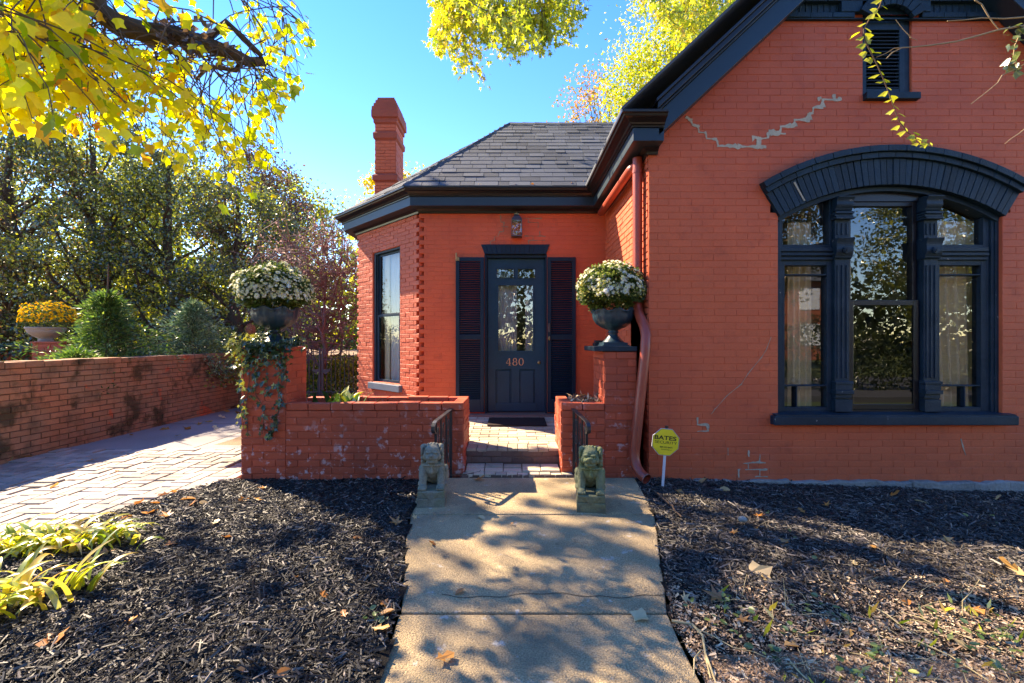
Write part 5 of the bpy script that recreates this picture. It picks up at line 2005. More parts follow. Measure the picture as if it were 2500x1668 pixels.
for k, uu in enumerate(np.arange(744, 880, 10.8)):
    if 776 < uu < 792:
        continue
    hi = g_top(uu) + (.07 if k % 2 == 0 else -.06)
    MB().tube([(PX(uu, GYY), GYY, zg0 - .05), (PX(uu, GYY), GYY, hi)], .008, 6).build('bar', 'fence_iron', T)
for uu in (781, 788):
    MB().box(PX(uu, GYY) - .02, PX(uu, GYY) + .02, GYY - .02, GYY + .02, zg0 - .08, PZ(851, GYY)).build('post', 'fence_iron', T, bevel=.006)
for off in (0, -.125):
    MB().tube([(PX(uu, GYY), GYY - .012, g_top(uu) + off) for uu in np.linspace(742, 880, 20)], .008, 6).build('rail', 'fence_iron', T)
MB().tube([(PX(742, GYY), GYY - .012, zg0), (PX(880, GYY), GYY - .012, zg0)], .010, 6).build('rail', 'fence_iron', T)
for s_ in (-1, 1):
    cxu = 784.5 + s_ * 11
    cc = P(cxu, 905, GYY - .03)
    pts = [(-.09, .0), (-.075, .05), (-.05, .02), (.06, .035), (.075, -.03), (.0, -.07), (-.05, -.03)]
    MB().prism([(cc.x - s_ * a, GYY - .035, cc.z + b) for a, b in pts], (0, .012, 0)).build('latch_plate', 'fence_iron', T)


# ================================================================== PLANTS
def in_poly(u, v, poly):
    n = len(poly)
    res = np.zeros(len(u), bool)
    j = n - 1
    for i in range(n):
        xi, yi = poly[i]
        xj, yj = poly[j]
        c = ((yi > v) != (yj > v)) & (u < (xj - xi) * (v - yi) / (yj - yi + 1e-12) + xi)
        res ^= c
        j = i
    return res


def proj(p):
    y = np.maximum(p[:, 1], .05)
    return 1250 + p[:, 0] * F / y, 834 - (p[:, 2] - CZ) * F / y


def bent(a, b, n, sag=0.0, jit=.05):
    a, b = Vector(a), Vector(b)
    L_ = (b - a).length
    out = []
    for i in range(n + 1):
        t = i / n
        p = a.lerp(b, t)
        e = math.sin(math.pi * t)
        p += Vector((random.gauss(0, jit), random.gauss(0, jit), random.gauss(0, jit))) * L_ * e * .5
        p.z -= sag * e * L_
        out.append(p)
    return out


def tree(name, label, cat, base, top, cc, rad, ncl, per, lsize, lmat, group=None, bark='bark', tr=.16, spread=.45, limbs=14, hollow=.55, tmpl=SIMPLE, flat=0.0, twigs=0):
    T = thing(name, label, cat, base, group)
    b, t = Vector(base), Vector(top)
    mb = MB()
    tp = bent(b, t, 8, 0, .03)
    mb.tube(tp, [tr * (1.25 - 1.05 * i / 8) if i else tr * 1.6 for i in range(9)], 10)
    q = rdir(ncl)
    rr = rng.uniform(hollow, 1, ncl) ** .7
    cl = np.array(cc) + q * rr[:, None] * np.array(rad)
    cl[:, 2] = np.maximum(cl[:, 2], base[2] + .15)
    for k in range(min(limbs, ncl)):
        e = Vector(cl[k])
        f = min(.95, max(.15, (e.z - b.z) / max(.5, (t.z - b.z)) * .75))
        st = tp[int(f * 8)]
        pts = bent(st, e, 5, .04, .08)
        r0 = tr * (1.15 - f) * .5
        mb.tube(pts, [r0 * (1 - .85 * i / 5) for i in range(6)], 6)
        for w_ in range(twigs):
            p = pts[random.randint(2, 5)]
            d = Vector(rdir(1)[0]) * random.uniform(.3, .9)
            mb.tube(bent(p, p + d, 3, 0, .1), [.012, .009, .006, .003], 4)
    mb.build('trunk', bark, T, smooth=True)
    n = ncl * per
    csz = rng.uniform(.55, 1.35, ncl)
    pos = np.repeat(cl, per, 0) + rng.normal(0, 1, (n, 3)) * spread * np.repeat(csz, per)[:, None] * np.array([1, 1, .6 - flat])
    pos[:, 2] = np.maximum(pos[:, 2], base[2] + .03)
    leaves('crown', pos, rdir(n, (0, 0, -.4)), rdir(n, (0, 0, .8)), rng.uniform(.6, 1.2, n) * lsize, lmat, tmpl, T)
    return T


TG = 'trees behind the driveway wall'
def bx(u, Y): return PX(u, Y)
tree('evergreen_tree', 'tall dark evergreen tree at the far left edge behind the yellow flowers', 'tree', (bx(20, 12.5), 12.5, .6), (bx(30, 12.5), 12.5, 7.2), (bx(40, 12.5), 12.5, 4.2), (2.2, 1.8, 4.0), 115, 190, .10, 'hollyred', TG, spread=.27, limbs=40, tr=.2)
tree('evergreen_tree', 'dark glossy evergreen tree behind the left arborvitae', 'tree', (bx(230, 12), 12, .6), (bx(220, 12), 12, 6.8), (bx(215, 12), 12, 4.5), (1.8, 1.6, 4.6), 125, 190, .092, 'holly', TG, spread=.26, limbs=40, tr=.18)
tree('evergreen_tree', 'dark glossy evergreen tree behind the right arborvitae', 'tree', (bx(420, 12.4), 12.4, .6), (bx(410, 12.4), 12.4, 6.2), (bx(410, 12.4), 12.4, 3.7), (1.8, 1.6, 3.5), 115, 190, .092, 'holly', TG, spread=.26, limbs=40, tr=.18)
tree('evergreen_tree', 'dark evergreen tree behind the left urn of white flowers', 'tree', (bx(575, 12), 12, .4), (bx(580, 12), 12, 5.2), (bx(580, 12), 12, 3.0), (1.5, 1.5, 2.9), 90, 180, .09, 'holly', TG, spread=.25, limbs=36)
tree('bronze_tree', 'bronze leaved tree left of the chimney, under the yellow branch tips', 'tree', (bx(640, 14.5), 14.5, .3), (bx(640, 14.5), 14.5, 6.5), (bx(635, 14.5), 14.5, 4.8), (1.5, 1.6, 2.8), 90, 170, .10, 'bronze', TG, spread=.3)
tree('green_tree', 'green and yellow tree rising left of the chimney against the sky', 'tree', (bx(700, 20), 20, .2), (bx(700, 20), 20, 7.5), (bx(715, 20), 20, 5.6), (1.9, 2, 3.0), 70, 90, .17, 'midgreen', TG, spread=.42)
tree('green_tree', 'pale green tree showing through the evergreens at the left', 'tree', (bx(130, 19), 19, .6), (bx(130, 19), 19, 8.5), (bx(150, 19), 19, 6.2), (4.5, 2.4, 4.2), 130, 80, .2, 'midgreen', TG, spread=.6)
tree('green_tree', 'pale yellow green tree showing through the evergreens above the ivy hedge', 'tree', (bx(430, 20), 20, .6), (bx(430, 20), 20, 7.5), (bx(440, 20), 20, 5.0), (3.8, 2.4, 4.0), 130, 80, .2, 'gum', TG, spread=.6)
tree('bare_tree', 'half bare tree with dark limbs at the left edge of the view', 'tree', (bx(-40, 15), 15, .6), (bx(20, 15), 15, 7.6), (bx(30, 15), 15, 6.4), (2.6, 1.6, 2.2), 40, 30, .16, 'hollyred', TG, limbs=36, tr=.26, twigs=3)
PUR = tree('purple_shrub_tree', 'purple brown twiggy small tree between the left urn and the bay', 'tree', (bx(785, 9.3), 9.3, .15), (bx(795, 9.3), 9.3, 2.7), (bx(770, 9.6), 9.6, 2.6), (1.6, .9, 1.5), 140, 12, .05, 'pinkleaf', None, 'pinktwig', .055, .22, 120, .3, twigs=7)
tree('slim_tree', 'thin sparse leaved sapling tips at the far corner of the bay roof', 'tree', (bx(835, 13), 13, .2), (bx(835, 13), 13, 5.2), (bx(838, 13), 13, 5.0), (.55, .5, .9), 22, 7, .07, 'midgreen', None, 'twig', .03, .14, 22, .2)
tree('yellow_tree', 'small yellow leaved tree behind the chimney foot', 'tree', (bx(975, 24), 24, 0), (bx(975, 24), 24, 9), (bx(985, 24), 24, 9.0), (2.2, 1.2, 1.6), 45, 70, .2, 'gold', None, spread=.4)
tree('tan_tree', 'sparse tan leaved tree above the bay roof ridge', 'tree', (bx(1480, 20), 20, 0), (bx(1490, 20), 20, 12), (bx(1465, 20), 20, 10.4), (2.1, 1.6, 3.0), 100, 24, .15, 'tan', None, tr=.14, limbs=60, spread=.38, hollow=.2, twigs=1)
tree('golden_tree', 'dense yellow green tree behind the gable roof edge', 'tree', (bx(1640, 17), 17, 0), (bx(1640, 17), 17, 12), (bx(1640, 17), 17, 10.6), (2.4, 1.8, 3.9), 190, 130, .12, 'gum', None, spread=.4, hollow=.3)
tree('golden_tree', 'bright gold tree half hidden behind the gable rake', 'tree', (bx(1830, 22), 22, 0), (bx(1830, 22), 22, 16), (bx(1830, 22), 22, 15.5), (2.6, 2, 4.2), 90, 90, .2, 'gold', None, spread=.5, hollow=.3)
# far wood behind everything
n = 16000
x = rng.uniform(-75, 12, n)
z = rng.uniform(0, 1, n) ** 1.2 * (7.5 + 2.2 * np.sin(x * .35) + 1.5 * np.sin(x * .9))
o = leaves('far_wood', np.stack([x, rng.uniform(36, 44, n), z], 1), rdir(n), rdir(n), rng.uniform(.5, 1.1, n), 'midgreen', SIMPLE, kind='stuff')
tag(o, 'distant mass of green trees behind the garden', 'trees')
# trees across the road behind the viewer, seen in the window glass
for i, (x, y, h, m) in enumerate(((-9, -14, 9, 'holly'), (-2, -17, 11, 'holly'), (5.5, -13, 9.5, 'holly'), (13, -16, 11, 'hollyred'), (-16, -18, 10, 'gold'), (22, -15, 10, 'holly'))):
    lab = ['round green street tree', 'tall dark street tree', 'broad green street tree', 'reddish street tree', 'golden street tree', 'far green street tree'][i]
    tree('street_tree', lab + ' across the road, mirrored in the window glass', 'tree', (x, y, -.15), (x, y, h * .75), (x, y, h * .62), (3.2, 2.6, h * .36), 110, 110, .19, m, 'trees across the road', tr=.22, spread=.6)
n = 26000
x = rng.uniform(-70, 75, n)
z = rng.uniform(0, 1, n) ** 1.1 * (9 + 2.2 * np.sin(x * .3) + 1.5 * np.sin(x * .8))
o = leaves('far_wood', np.stack([x, rng.uniform(-44, -36, n), z], 1), rdir(n), rdir(n), rng.uniform(.5, .9, n), 'darkshrub', SIMPLE, kind='stuff')
tag(o, 'dark mass of trees far behind the viewer across the road', 'trees')
n = 42000
x = rng.uniform(-14, 22, n)
x = x[np.abs(x) > .9]
n = len(x)
z = rng.uniform(0, 1, n) ** .8 * (1.75 + .3 * np.sin(x * .9) + .2 * np.sin(x * 2.3)) - .15
o = leaves('added_shrub_border', np.stack([x, rng.normal(-1.5, .3, n) - 2.6, z], 1), rdir(n), rdir(n), rng.uniform(.06, .11, n), 'darkshrub', SIMPLE, kind='stuff')  # hedge added out of view to hide the bright road in window reflections
tag(o, 'dark shrub border added behind the viewer to darken the window reflections', 'shrubs')
T = thing('opposite_house', 'red brick house across the road, mirrored in the right window light', 'house', (17, -30, 0))
MB().box(8, 26, -34, -27, -.15, 6).build('wall', 'redhouse', T)
MB().prism([(7.6, -34.4, 6.01), (7.6, -26.6, 6.01), (7.6, -30.5, 9.5)], (18.8, 0, 0)).build('roof', 'shingle', T)
for k in range(4):
    for z in (1, 3.8):
        MB().box(9.5 + k * 4.4, 11 + k * 4.4, -27.001, -26.95, z, z + 1.7).build('window', 'white', T)

# ---------------------------------------------------------------- tulip tree branch over the driveway
TT = thing('tulip_tree', 'tulip tree with bare limb and yellow backlit leaves over the driveway', 'tree', (-4.6, .3, -.1))
mb = MB()
trunk = [(-4.6, .3, -.15), (-4.62, .32, 1.2), (-4.55, .35, 2.6), (-4.5, .4, 4.2), (-4.55, .6, 5.8), (-4.8, 1.2, 7.5), (-5.4, 2.4, 8.2), (-6.2, 4.6, 8.0), (-7.4, 6.6, 7.7)]
mb.tube(trunk, [.36, .28, .26, .24, .22, .19, .15, .11, .06], 14)
limb = [Vector((-4.5, .5, 4.4)), Vector((-4.3, 1.3, 4.9)), Vector((-3.7, 2.4, 4.6))] + [P(*q) for q in ((205, -75, 3.1), (232, 20, 3.2), (290, 62, 3.3), (360, 80, 3.4), (430, 86, 3.5), (500, 108, 3.6), (560, 128, 3.7), (612, 152, 3.8), (645, 150, 3.85))]
mb.tube(limb, [.14, .12, .105, .09, .082, .077, .072, .067, .06, .05, .04, .036], 12)
mb.tube([P(500, 100, 3.6), P(555, 55, 3.65), P(595, 95, 3.7), P(640, 138, 3.8)], [.03, .028, .026, .02], 8)
mb.tube([P(600, 140, 3.8), P(575, 172, 3.8), P(510, 162, 3.85), P(478, 195, 3.9)], [.024, .02, .016, .012], 8)
mb.build('limb', 'bark', TT, smooth=True)
# old nest-like burr on the limb
nb = P(445, 95, 3.48)
k = 130
leaves('dead_leaf_tuft', np.array(nb) + rng.normal(0, 1, (k, 3)) * np.array([.13, .1, .085]), rdir(k), rdir(k), rng.uniform(.03, .10, k), 'bronze', SIMPLE, TT, kind='stuff')
poly = [(-80, -80), (735, -80), (770, 90), (762, 190), (700, 235), (690, 330), (700, 415), (660, 480), (570, 480), (545, 515), (470, 480), (440, 410), (330, 395), (270, 360), (200, 330), (160, 350), (90, 340), (60, 300), (-80, 320)]
hole = [(470, 150), (560, 175), (600, 200), (560, 240), (500, 250), (450, 200)]
tw = MB()
lp, ld = [], []
starts = limb[3:] + [P(30, -60, 2.7), P(60, 60, 2.6), P(-40, 20, 2.4), P(640, -40, 4.3), P(700, 40, 4.4), P(560, -30, 4.1), P(120, 120, 2.9), P(120, -60, 2.9)]
for i in range(215):
    s = random.choice(starts) + Vector((random.gauss(0, .05), random.gauss(0, .15), random.gauss(0, .03)))
    a = random.uniform(0, 2 * math.pi)
    L_ = random.uniform(.55, 1.8)
    d = Vector((math.cos(a) * .9, math.sin(a) * .8 + .15, random.uniform(-.75, .2)))
    p = s.copy()
    pts = [p.copy()]
    ok = True
    for j in range(9):
        d.z -= .12
        d += Vector((random.gauss(0, .14), random.gauss(0, .14), random.gauss(0, .10)))
        d.normalize()
        p = p + d * L_ / 9
        uu, vv = proj(np.array([p]))
        if vv[0] > -20 and not in_poly(uu, vv, poly)[0]:
            break
        pts.append(p.copy())
        if j >= 1:
            for _ in range(random.choice((1, 2, 3, 4))):
                q = Vector(rdir(1, (0, 0, -.3))[0])
                lp.append(p + q * random.uniform(.05, .16))
                ld.append(q)
    if len(pts) > 2:
        tw.tube(pts, [.0055 * (1 - .75 * k / len(pts)) for k in range(len(pts))], 5)
tw.build('twigs', 'twig', TT, kind='stuff')
lp, ld = np.array(lp), np.array(ld)
uu, vv = proj(lp)
k = ((vv < -30) | in_poly(uu, vv, poly)) & ~in_poly(uu, vv, hole) & (lp[:, 1] > 2.0) & (lp[:, 1] < 4.7)
lp, ld = lp[k], ld[k]
n = len(lp)
uu, vv = uu[k], vv[k]
lu = np.array([proj(np.array([q]))[0][0] for q in limb[3:]])
lv = np.array([proj(np.array([q]))[1][0] for q in limb[3:]])
ly_ = np.array([q.y for q in limb[3:]])
on = (np.abs(vv - np.interp(uu, lu, lv)) < 48) & (uu > 190) & (uu < 660) & (lp[:, 1] < np.interp(uu, lu, ly_) + .1) & (rng.random(n) < .9)
sl_ = lp[:, 2] / math.tan(R(SUN_EL))
on |= (vv < -40) & (lp[:, 0] + sl_ * math.sin(R(SUN_AZ)) > .8) & (rng.random(n) < .85)
sx2 = lp[:, 0] + sl_ * math.sin(R(SUN_AZ))
sy2 = lp[:, 1] - sl_ * math.cos(R(SUN_AZ))
on |= (sx2 > -.8) & (sy2 > 1.3) & (rng.random(n) < .5)
on |= rng.random(n) < .12
lp, ld, uu = lp[~on], ld[~on], uu[~on]
n = len(lp)
r = np.clip(rng.beta(2.4, 2.2, n) - .14 * np.clip((uu - 500) / 250, -.6, 1) * 1.5, 0, .999)
r[rng.random(n) < .07] = .97
leaves('foliage', lp, ld + rng.normal(0, .3, (n, 3)) + np.array([0, 0, -.5]), rdir(n, (0, .3, .25)), rng.uniform(.048, .088, n) * (1 + .25 * (uu < 200)), 'tulip', leaf_template('tulip'), TT, rnd=r)
print('tulip leaves', n)
# upper crown of the same tree, above the picture, that dapples the yard
ncl = 112
tx_, ty_ = rng.uniform(-2.1, 2.4, ncl), rng.uniform(2.1, 4.2, ncl)
cz_ = 7.0 + np.clip(ty_ - 1.6, 0, 3) * .78 + rng.uniform(0, .9, ncl)
run_ = cz_ / math.tan(R(SUN_EL))
cl = np.stack([tx_ - run_ * math.sin(R(SUN_AZ)), ty_ + run_ * math.cos(R(SUN_AZ)), cz_], 1)
mbu = MB()
for k in range(ncl):
    mbu.tube(bent(Vector(trunk[random.choice((6, 7, 8))]), Vector(cl[k]), 4, 0, .08), [.016, .013, .010, .007, .004], 5)
mbu.build('upper_limbs', 'bark', TT)
n = ncl * 4
pos = np.repeat(cl, 4, 0) + rng.normal(0, .17, (n, 3))
uu, vv = proj(pos)
sy_ = pos[:, 1] - pos[:, 2] / math.tan(R(SUN_EL)) * math.cos(R(SUN_AZ))
sx_ = pos[:, 0] + pos[:, 2] / math.tan(R(SUN_EL)) * math.sin(R(SUN_AZ))
pos = pos[((vv < -60) | (uu < -150)) & ~((sx_ < -1.5) & (sy_ > 3.2)) & (sx_ > -2.4) & ~((sx_ < -.7) & (rng.random(n) < .35))]
n = len(pos)
leaves('upper_foliage', pos, rdir(n), rdir(n), rng.uniform(.15, .22, n), 'tulip', leaf_template('tulip'), TT)

# ---------------------------------------------------------------- sweetgum branches hanging in from above
SG = thing('sweetgum_tree', 'sweetgum branches with small star shaped leaves hanging into the top of the view', 'tree', (5.2, -3.6, -.1))
mb = MB()
mb.tube([(5.2, -3.6, -.15), (5.1, -3.5, 2), (5.0, -3.2, 4.5), (4.6, -2.4, 7), (3.9, -.5, 8.6), (3.0, 2, 9.2), (2.0, 4.5, 8.8), (1.0, 6.2, 7.6), (.3, 6.8, 6.9)], [.34, .28, .24, .21, .17, .13, .09, .05, .03], 12)
mb.tube([(3.0, 2, 9.2), (3.4, 5, 9.0), (3.6, 7.2, 7.9)], [.1, .06, .03], 8)
mb.build('limb', 'bark', SG, smooth=True)
tw = MB()
LP, LD = [], []
regs = [([(1048, -90), (1062, 40), (1045, 110), (1062, 125), (1100, 120), (1108, 165), (1135, 195), (1180, 208), (1195, 150), (1222, 70), (1228, 120), (1222, 165), (1245, 182), (1255, 120), (1300, 130), (1352, 130), (1365, 95), (1392, 105), (1395, 60), (1432, 30), (1432, -90)], 6.6, .6, 120, 0),
        ([(1560, -90), (1568, 20), (1580, 40), (1640, 60), (1660, 110), (1720, 70), (1800, 30), (1840, -90)], 7.4, .5, 55, 1)]
for pg, Y0, dY, ns, _ in regs:
    tw = MB()
    us_ = [p[0] for p in pg]
    for i in range(ns):
        uu0 = random.uniform(min(us_), max(us_))
        p = P(uu0, random.uniform(-140, 20), Y0 + random.gauss(0, dY))
        d = Vector((random.gauss(0, .35), random.gauss(0, .3), -1))
        pts = [p.copy()]
        for j in range(16):
            d += Vector((random.gauss(0, .25), random.gauss(0, .25), -.05))
            d.normalize()
            p = p + d * .085
            a, b = proj(np.array([p]))
            if b[0] > -30 and not in_poly(a, b, pg)[0]:
                break
            pts.append(p.copy())
            for _k in range(random.choice((3, 4, 5, 6))):
                q = Vector(rdir(1, (0, 0, -.2))[0])
                LP.append(p + q * random.uniform(.02, .12))
                LD.append(q)
        if len(pts) > 2:
            tw.tube(pts, [.007 * (1 - .7 * k / len(pts)) for k in range(len(pts))], 4)
    tw.build('twigs', 'twig', SG, kind='stuff')
LP, LD = np.array(LP), np.array(LD)
n = len(LP)
uu, vv = proj(LP)
leaves('foliage', LP, LD + np.array([0, 0, -.5]) + rng.normal(0, .3, (n, 3)), rdir(n, (0, .3, .2)), rng.uniform(.055, .095, n), 'gum', leaf_template('gum'), SG,
       rnd=np.clip(rng.beta(2, 2, n) - .25 * (uu > 1225) * (uu < 1450), 0, .999))
print('gum leaves', n)

# ---------------------------------------------------------------- hanging vine and bare twigs at the top right
VY = 2.6
cr = lambda x, y, Y=VY: P(1800 + x / 2.613, y / 2.613, Y)
VT = thing('hanging_vine', 'bright yellow green vine shoot dangling in front of the gable', 'vine', cr(900, 60))
st = [cr(*q) for q in ((960, -200), (940, -60), (905, 50), (850, 110), (805, 190), (815, 260), (850, 330), (890, 410), (930, 500), (965, 590), (1000, 690), (1030, 770), (1080, 840), (1140, 885), (1190, 905), (1218, 918))]
MB().tube(st, [.0045 - .0002 * i for i in range(len(st))], 6).build('stem', 'twig', VT)
tv, tf = leaf_template('fan', .12, .15)
vme = bpy.data.meshes.new('leaf')
vme.from_pydata([tuple(p) for p in tv], [], [tuple(int(i) for i in f) for f in tf])
vme.materials.append(M['vine'])
vdk = vme.copy()
vdk.materials.clear()
vdk.materials.append(M['vinedark'])


def put_leaf(me, p, d, nrm, s, parent):
    d = Vector(d).normalized()
    nn = Vector(nrm)
    nn = (nn - d * nn.dot(d)).normalized()
    sd = d.cross(nn)
    o = bpy.data.objects.new('leaf', me)
    COL.objects.link(o)
    par(o, parent)
    o.matrix_basis = Matrix(((sd.x * s, d.x * s, nn.x * s, p[0]), (sd.y * s, d.y * s, nn.y * s, p[1]), (sd.z * s, d.z * s, nn.z * s, p[2]), (0, 0, 0, 1)))
    return o


for i in range(50):
    t = i / 49 * (len(st) - 1.01)
    a = st[int(t)].lerp(st[int(t) + 1], t - int(t))
    sgn = -1 if i % 2 else 1
    put_leaf(vme, a + Vector((sgn * .008, random.gauss(0, .01), -.004)), (sgn * random.uniform(.5, 1.0), random.gauss(-.1, .25), random.uniform(-.75, -.1)), (random.gauss(0, .5), -.5, random.uniform(.3, 1)), random.uniform(.038, .058) * (1 - .35 * i / 49), VT)
TY = 2.75
BT_ = thing('bare_twig', 'thin bare twigs and dull green leaves crossing the top right corner', 'twig', cr(1829, 165, TY))
mb = MB()
for pts, r0 in (([(2000, 120), (1829, 165), (1670, 190), (1530, 230), (1400, 265), (1300, 280), (1230, 290), (1130, 300), (1050, 305), (990, 335), (950, 375)], .006), ([(1490, -60), (1520, 5), (1560, 30), (1600, 100), (1635, 150), (1670, 190)], .005),
                ([(1990, 95), (1829, 110), (1700, 120), (1560, 115), (1450, 128), (1340, 135)], .005), ([(1110, 240), (1060, 190), (1010, 125)], .0025), ([(1100, 240), (1150, 258)], .002), ([(1050, 305), (1000, 308), (950, 340), (890, 365)], .0025),
                ([(1900, 390), (1830, 410), (1760, 450), (1690, 480), (1660, 530), (1600, 580), (1490, 665)], .0035), ([(1860, 120), (1810, 200), (1770, 290), (1760, 360), (1800, 440)], .004), ([(1860, 800), (1800, 850), (1740, 890), (1705, 920)], .0025)):
    mb.tube([cr(x, y, TY) for x, y in pts], [r0 * (1 - .6 * i / len(pts)) for i in range(len(pts))], 6)
mb.build('stems', surf('tan_twig', (.30, .21, .11), .8, .2, 8, .1, 40), BT_)
for i in range(26):
    p = cr(random.choice((1800, 1770, 1760, 1785)) + random.gauss(0, 30), random.uniform(160, 470), TY)
    put_leaf(vdk, p, (random.gauss(0, .6), random.gauss(0, .3), random.uniform(-1, .2)), (random.gauss(0, .6), -.4, .6), random.uniform(.035, .05), BT_)

# ---------------------------------------------------------------- ivy on the pier and behind the wall
IV = thing('ivy', 'trailing ivy covering the top of the left brick pier', 'ivy', (px0 + .2, PY, 1.25))
pts, dirs, nr = [], [], []
for i in range(620):
    x = random.uniform(px0 - .10, px1 + .06)
    y = PY + random.uniform(-.07, .38)
    z = 1.25 + random.uniform(-.02, .09) + .05 * math.sin(x * 9)
    if random.random() < .5:
        y, z = PY - random.uniform(.01, .075), 1.25 - abs(random.gauss(0, .10)) + .05
    pts.append((x, y, z))
    dirs.append((random.gauss(0, .6), random.gauss(-.5, .5), random.gauss(-.6, .5)))
    nr.append((random.gauss(0, .4), -.7, random.gauss(.6, .4)))
for i in range(110):                        # climbing the urn foot
    a = random.uniform(0, 6.28)
    z = random.uniform(.0, .2)
    pts.append((uc[0] + (.07 + random.uniform(0, .06)) * math.cos(a), uc[1] - .02 + (.08 + random.uniform(0, .06)) * math.sin(a), uc[2] + z))
    dirs.append((math.cos(a), math.sin(a), random.gauss(-.3, .5)))
    nr.append((math.cos(a) * .5, math.sin(a) * .5 - .3, .7))
mb = MB()
strands = [[(622, 830), (612, 880), (606, 940), (600, 1000), (604, 1060)], [(600, 840), (592, 900), (596, 960), (590, 1040)], [(640, 840), (650, 890), (652, 940), (655, 965)], [(675, 850), (682, 900), (678, 950), (680, 1000), (672, 1040), (662, 1065)],
           [(690, 850), (686, 930), (684, 990), (668, 1050), (655, 1070)], [(612, 860), (630, 920), (622, 960), (645, 1000), (640, 1060)], [(690, 860), (697, 900), (694, 930)], [(630, 850), (640, 880), (628, 920)]]
for sd in strands:
    ps = [P(u_, v_, PY - .02) for u_, v_ in sd]
    mb.tube([p + Vector((0, random.uniform(0, .01), 0)) for p in ps], .003, 5)
    for a, b in zip(ps[:-1], ps[1:]):
        for k in range(9):
            p = a.lerp(b, random.random())
            pts.append((p.x + random.gauss(0, .018), p.y - random.uniform(.0, .03), p.z))
            dirs.append((random.gauss(0, .7), random.gauss(-.3, .3), random.gauss(-.7, .4)))
            nr.append((random.gauss(0, .3), -1, random.gauss(.4, .3)))
mb.build('stems', 'twig', IV)
n = len(pts)
rr = rng.beta(1.6, 2.2, n)
xx = np.array(pts)[:, 0]
rr = np.where((xx < px0 + .06) & (rng.random(n) < .6), .93, rr)
leaves('leaves', np.array(pts), np.array(dirs), np.array(nr), rng.uniform(.03, .062, n), 'ivy', leaf_template('ivy'), IV, rnd=np.clip(rr, 0, .999))


def ivy_mass(name, label, n, fn, size, mat='ivy'):
    p = np.array([fn() for _ in range(n)])
    o = leaves(name, p, rdir(n, (0, -.4, -.6)), rdir(n, (.3, -.6, .9)), rng.uniform(.6, 1.2, n) * size, mat, leaf_template('ivy'))
    tag(o, label, 'ivy')
    return o


ivy_mass('ivy_hedge', 'low dark ivy bank behind the far end of the driveway wall', 5200, lambda: (random.uniform(-8.2, -5.5), 9.7 + random.gauss(0, .25), .5 + .62 * random.random() ** .5 + .05 * math.sin(random.random() * 6)), .085)
ivy_mass('ivy_hedge', 'ivy spilling over the far left brick wall and pier', 2600, lambda: (random.uniform(-12.5, -7.6), 8.1 + random.gauss(0, .12), 1.28 - abs(random.gauss(0, .22))), .075)
ivy_mass('low_shrub', 'low green shrub behind the iron gate', 5200, lambda: (PX(random.uniform(725, 880), 9.9), 9.9 + random.gauss(0, .35), .15 + .85 * random.random() ** .8), .06, 'midgreen')


# ---------------------------------------------------------------- arborvitae
def conifer(label, c, rx, h, n, mat, leader=0.0):
    T = thing('arborvitae', label, 'shrub', c, 'arborvitae behind the driveway wall')
    mb = MB()
    mb.tube([c, (c[0], c[1], c[2] + h * .9), (c[0] + .02, c[1], c[2] + h + leader)], [.035, .018, .006], 7)
    ps, ds = [], []
    nb_ = 95
    for b in range(nb_):
        t = (b + .5) / nb_
        z = c[2] + h * t * .97
        a = b * 2.399 + random.gauss(0, .2)
        L_ = rx * (1 - t) ** .95 * (1 + .45 * math.sin(a * 2 + t * 7 + c[0] * 5)) * random.uniform(.55, 1.3) + .07
        d = Vector((math.cos(a), math.sin(a), .45 - .25 * (1 - t)))
        e = Vector((c[0], c[1], z)) + d * L_
        mb.tube([(c[0], c[1], z), e], [.008, .003], 4)
        for k in range(n // nb_):
            f = random.uniform(.3, 1.05)
            p = Vector((c[0], c[1], z)).lerp(e, f)
            side = Vector(rdir(1)[0])
            ps.append(p + side * random.uniform(0, .11))
            ds.append(d * .9 + side * .9 + Vector((0, 0, -.15)))
    mb.build('stem', 'twig', T)
    n = len(ps)
    leaves('foliage', np.array(ps), np.array(ds), rdir(n), rng.uniform(.04, .10, n), mat, SPRAY, T)
    return T


conifer('deep green feathery arborvitae right of the yellow flowers', (PX(262, 7.3), 7.3, .55), .82, 1.5, 9600, 'thuja', .5)
conifer('pale blue green feathery arborvitae in front of the ivy hedge', (PX(470, 8.4), 8.4, .5), .80, 1.5, 7800, 'thuja2')
ivy_mass('low_shrub', 'loose green shrubbery showing above the long wall between the arborvitae', 3800, lambda: (PX(random.uniform(150, 590), 8.6), 8.6 + random.gauss(0, .3), .5 + .75 * random.random() ** .9 * (1 + .3 * math.sin(random.uniform(0, 6)))), .055, 'midgreen')
conifer('low green arborvitae tips leaning over the wall top', (PX(185, 6.3), 6.3, .5), .5, .62, 3600, 'thuja')


# ---------------------------------------------------------------- strap leaved plants
def blade_me(L_, w, arch, twist, mat, seed):
    r_ = random.Random(seed)
    rings = []
    n_ = 9
    p = Vector((0, 0, 0))
    ang = R(80)
    for i in range(n_ + 1):
        t = i / n_
        ww = w * (min(1, t * 6 + .5) * (1 - t ** 3) + .04)
        tw_ = twist * t
        sd = Vector((0, math.cos(tw_), math.sin(tw_)))
        rings.append([p - sd * ww / 2, p + Vector((0, 0, -.12 * ww)), p + sd * ww / 2])
        ang -= arch / n_ * (.6 + .8 * t)
        p = p + Vector((math.cos(ang), 0, math.sin(ang))) * L_ / n_
    me = MB().loft(rings, cap=False, closed=False).mesh('leaf')
    me.polygons.foreach_set('use_smooth', [True] * len(me.polygons))
    me.materials.append(M[mat])
    return me


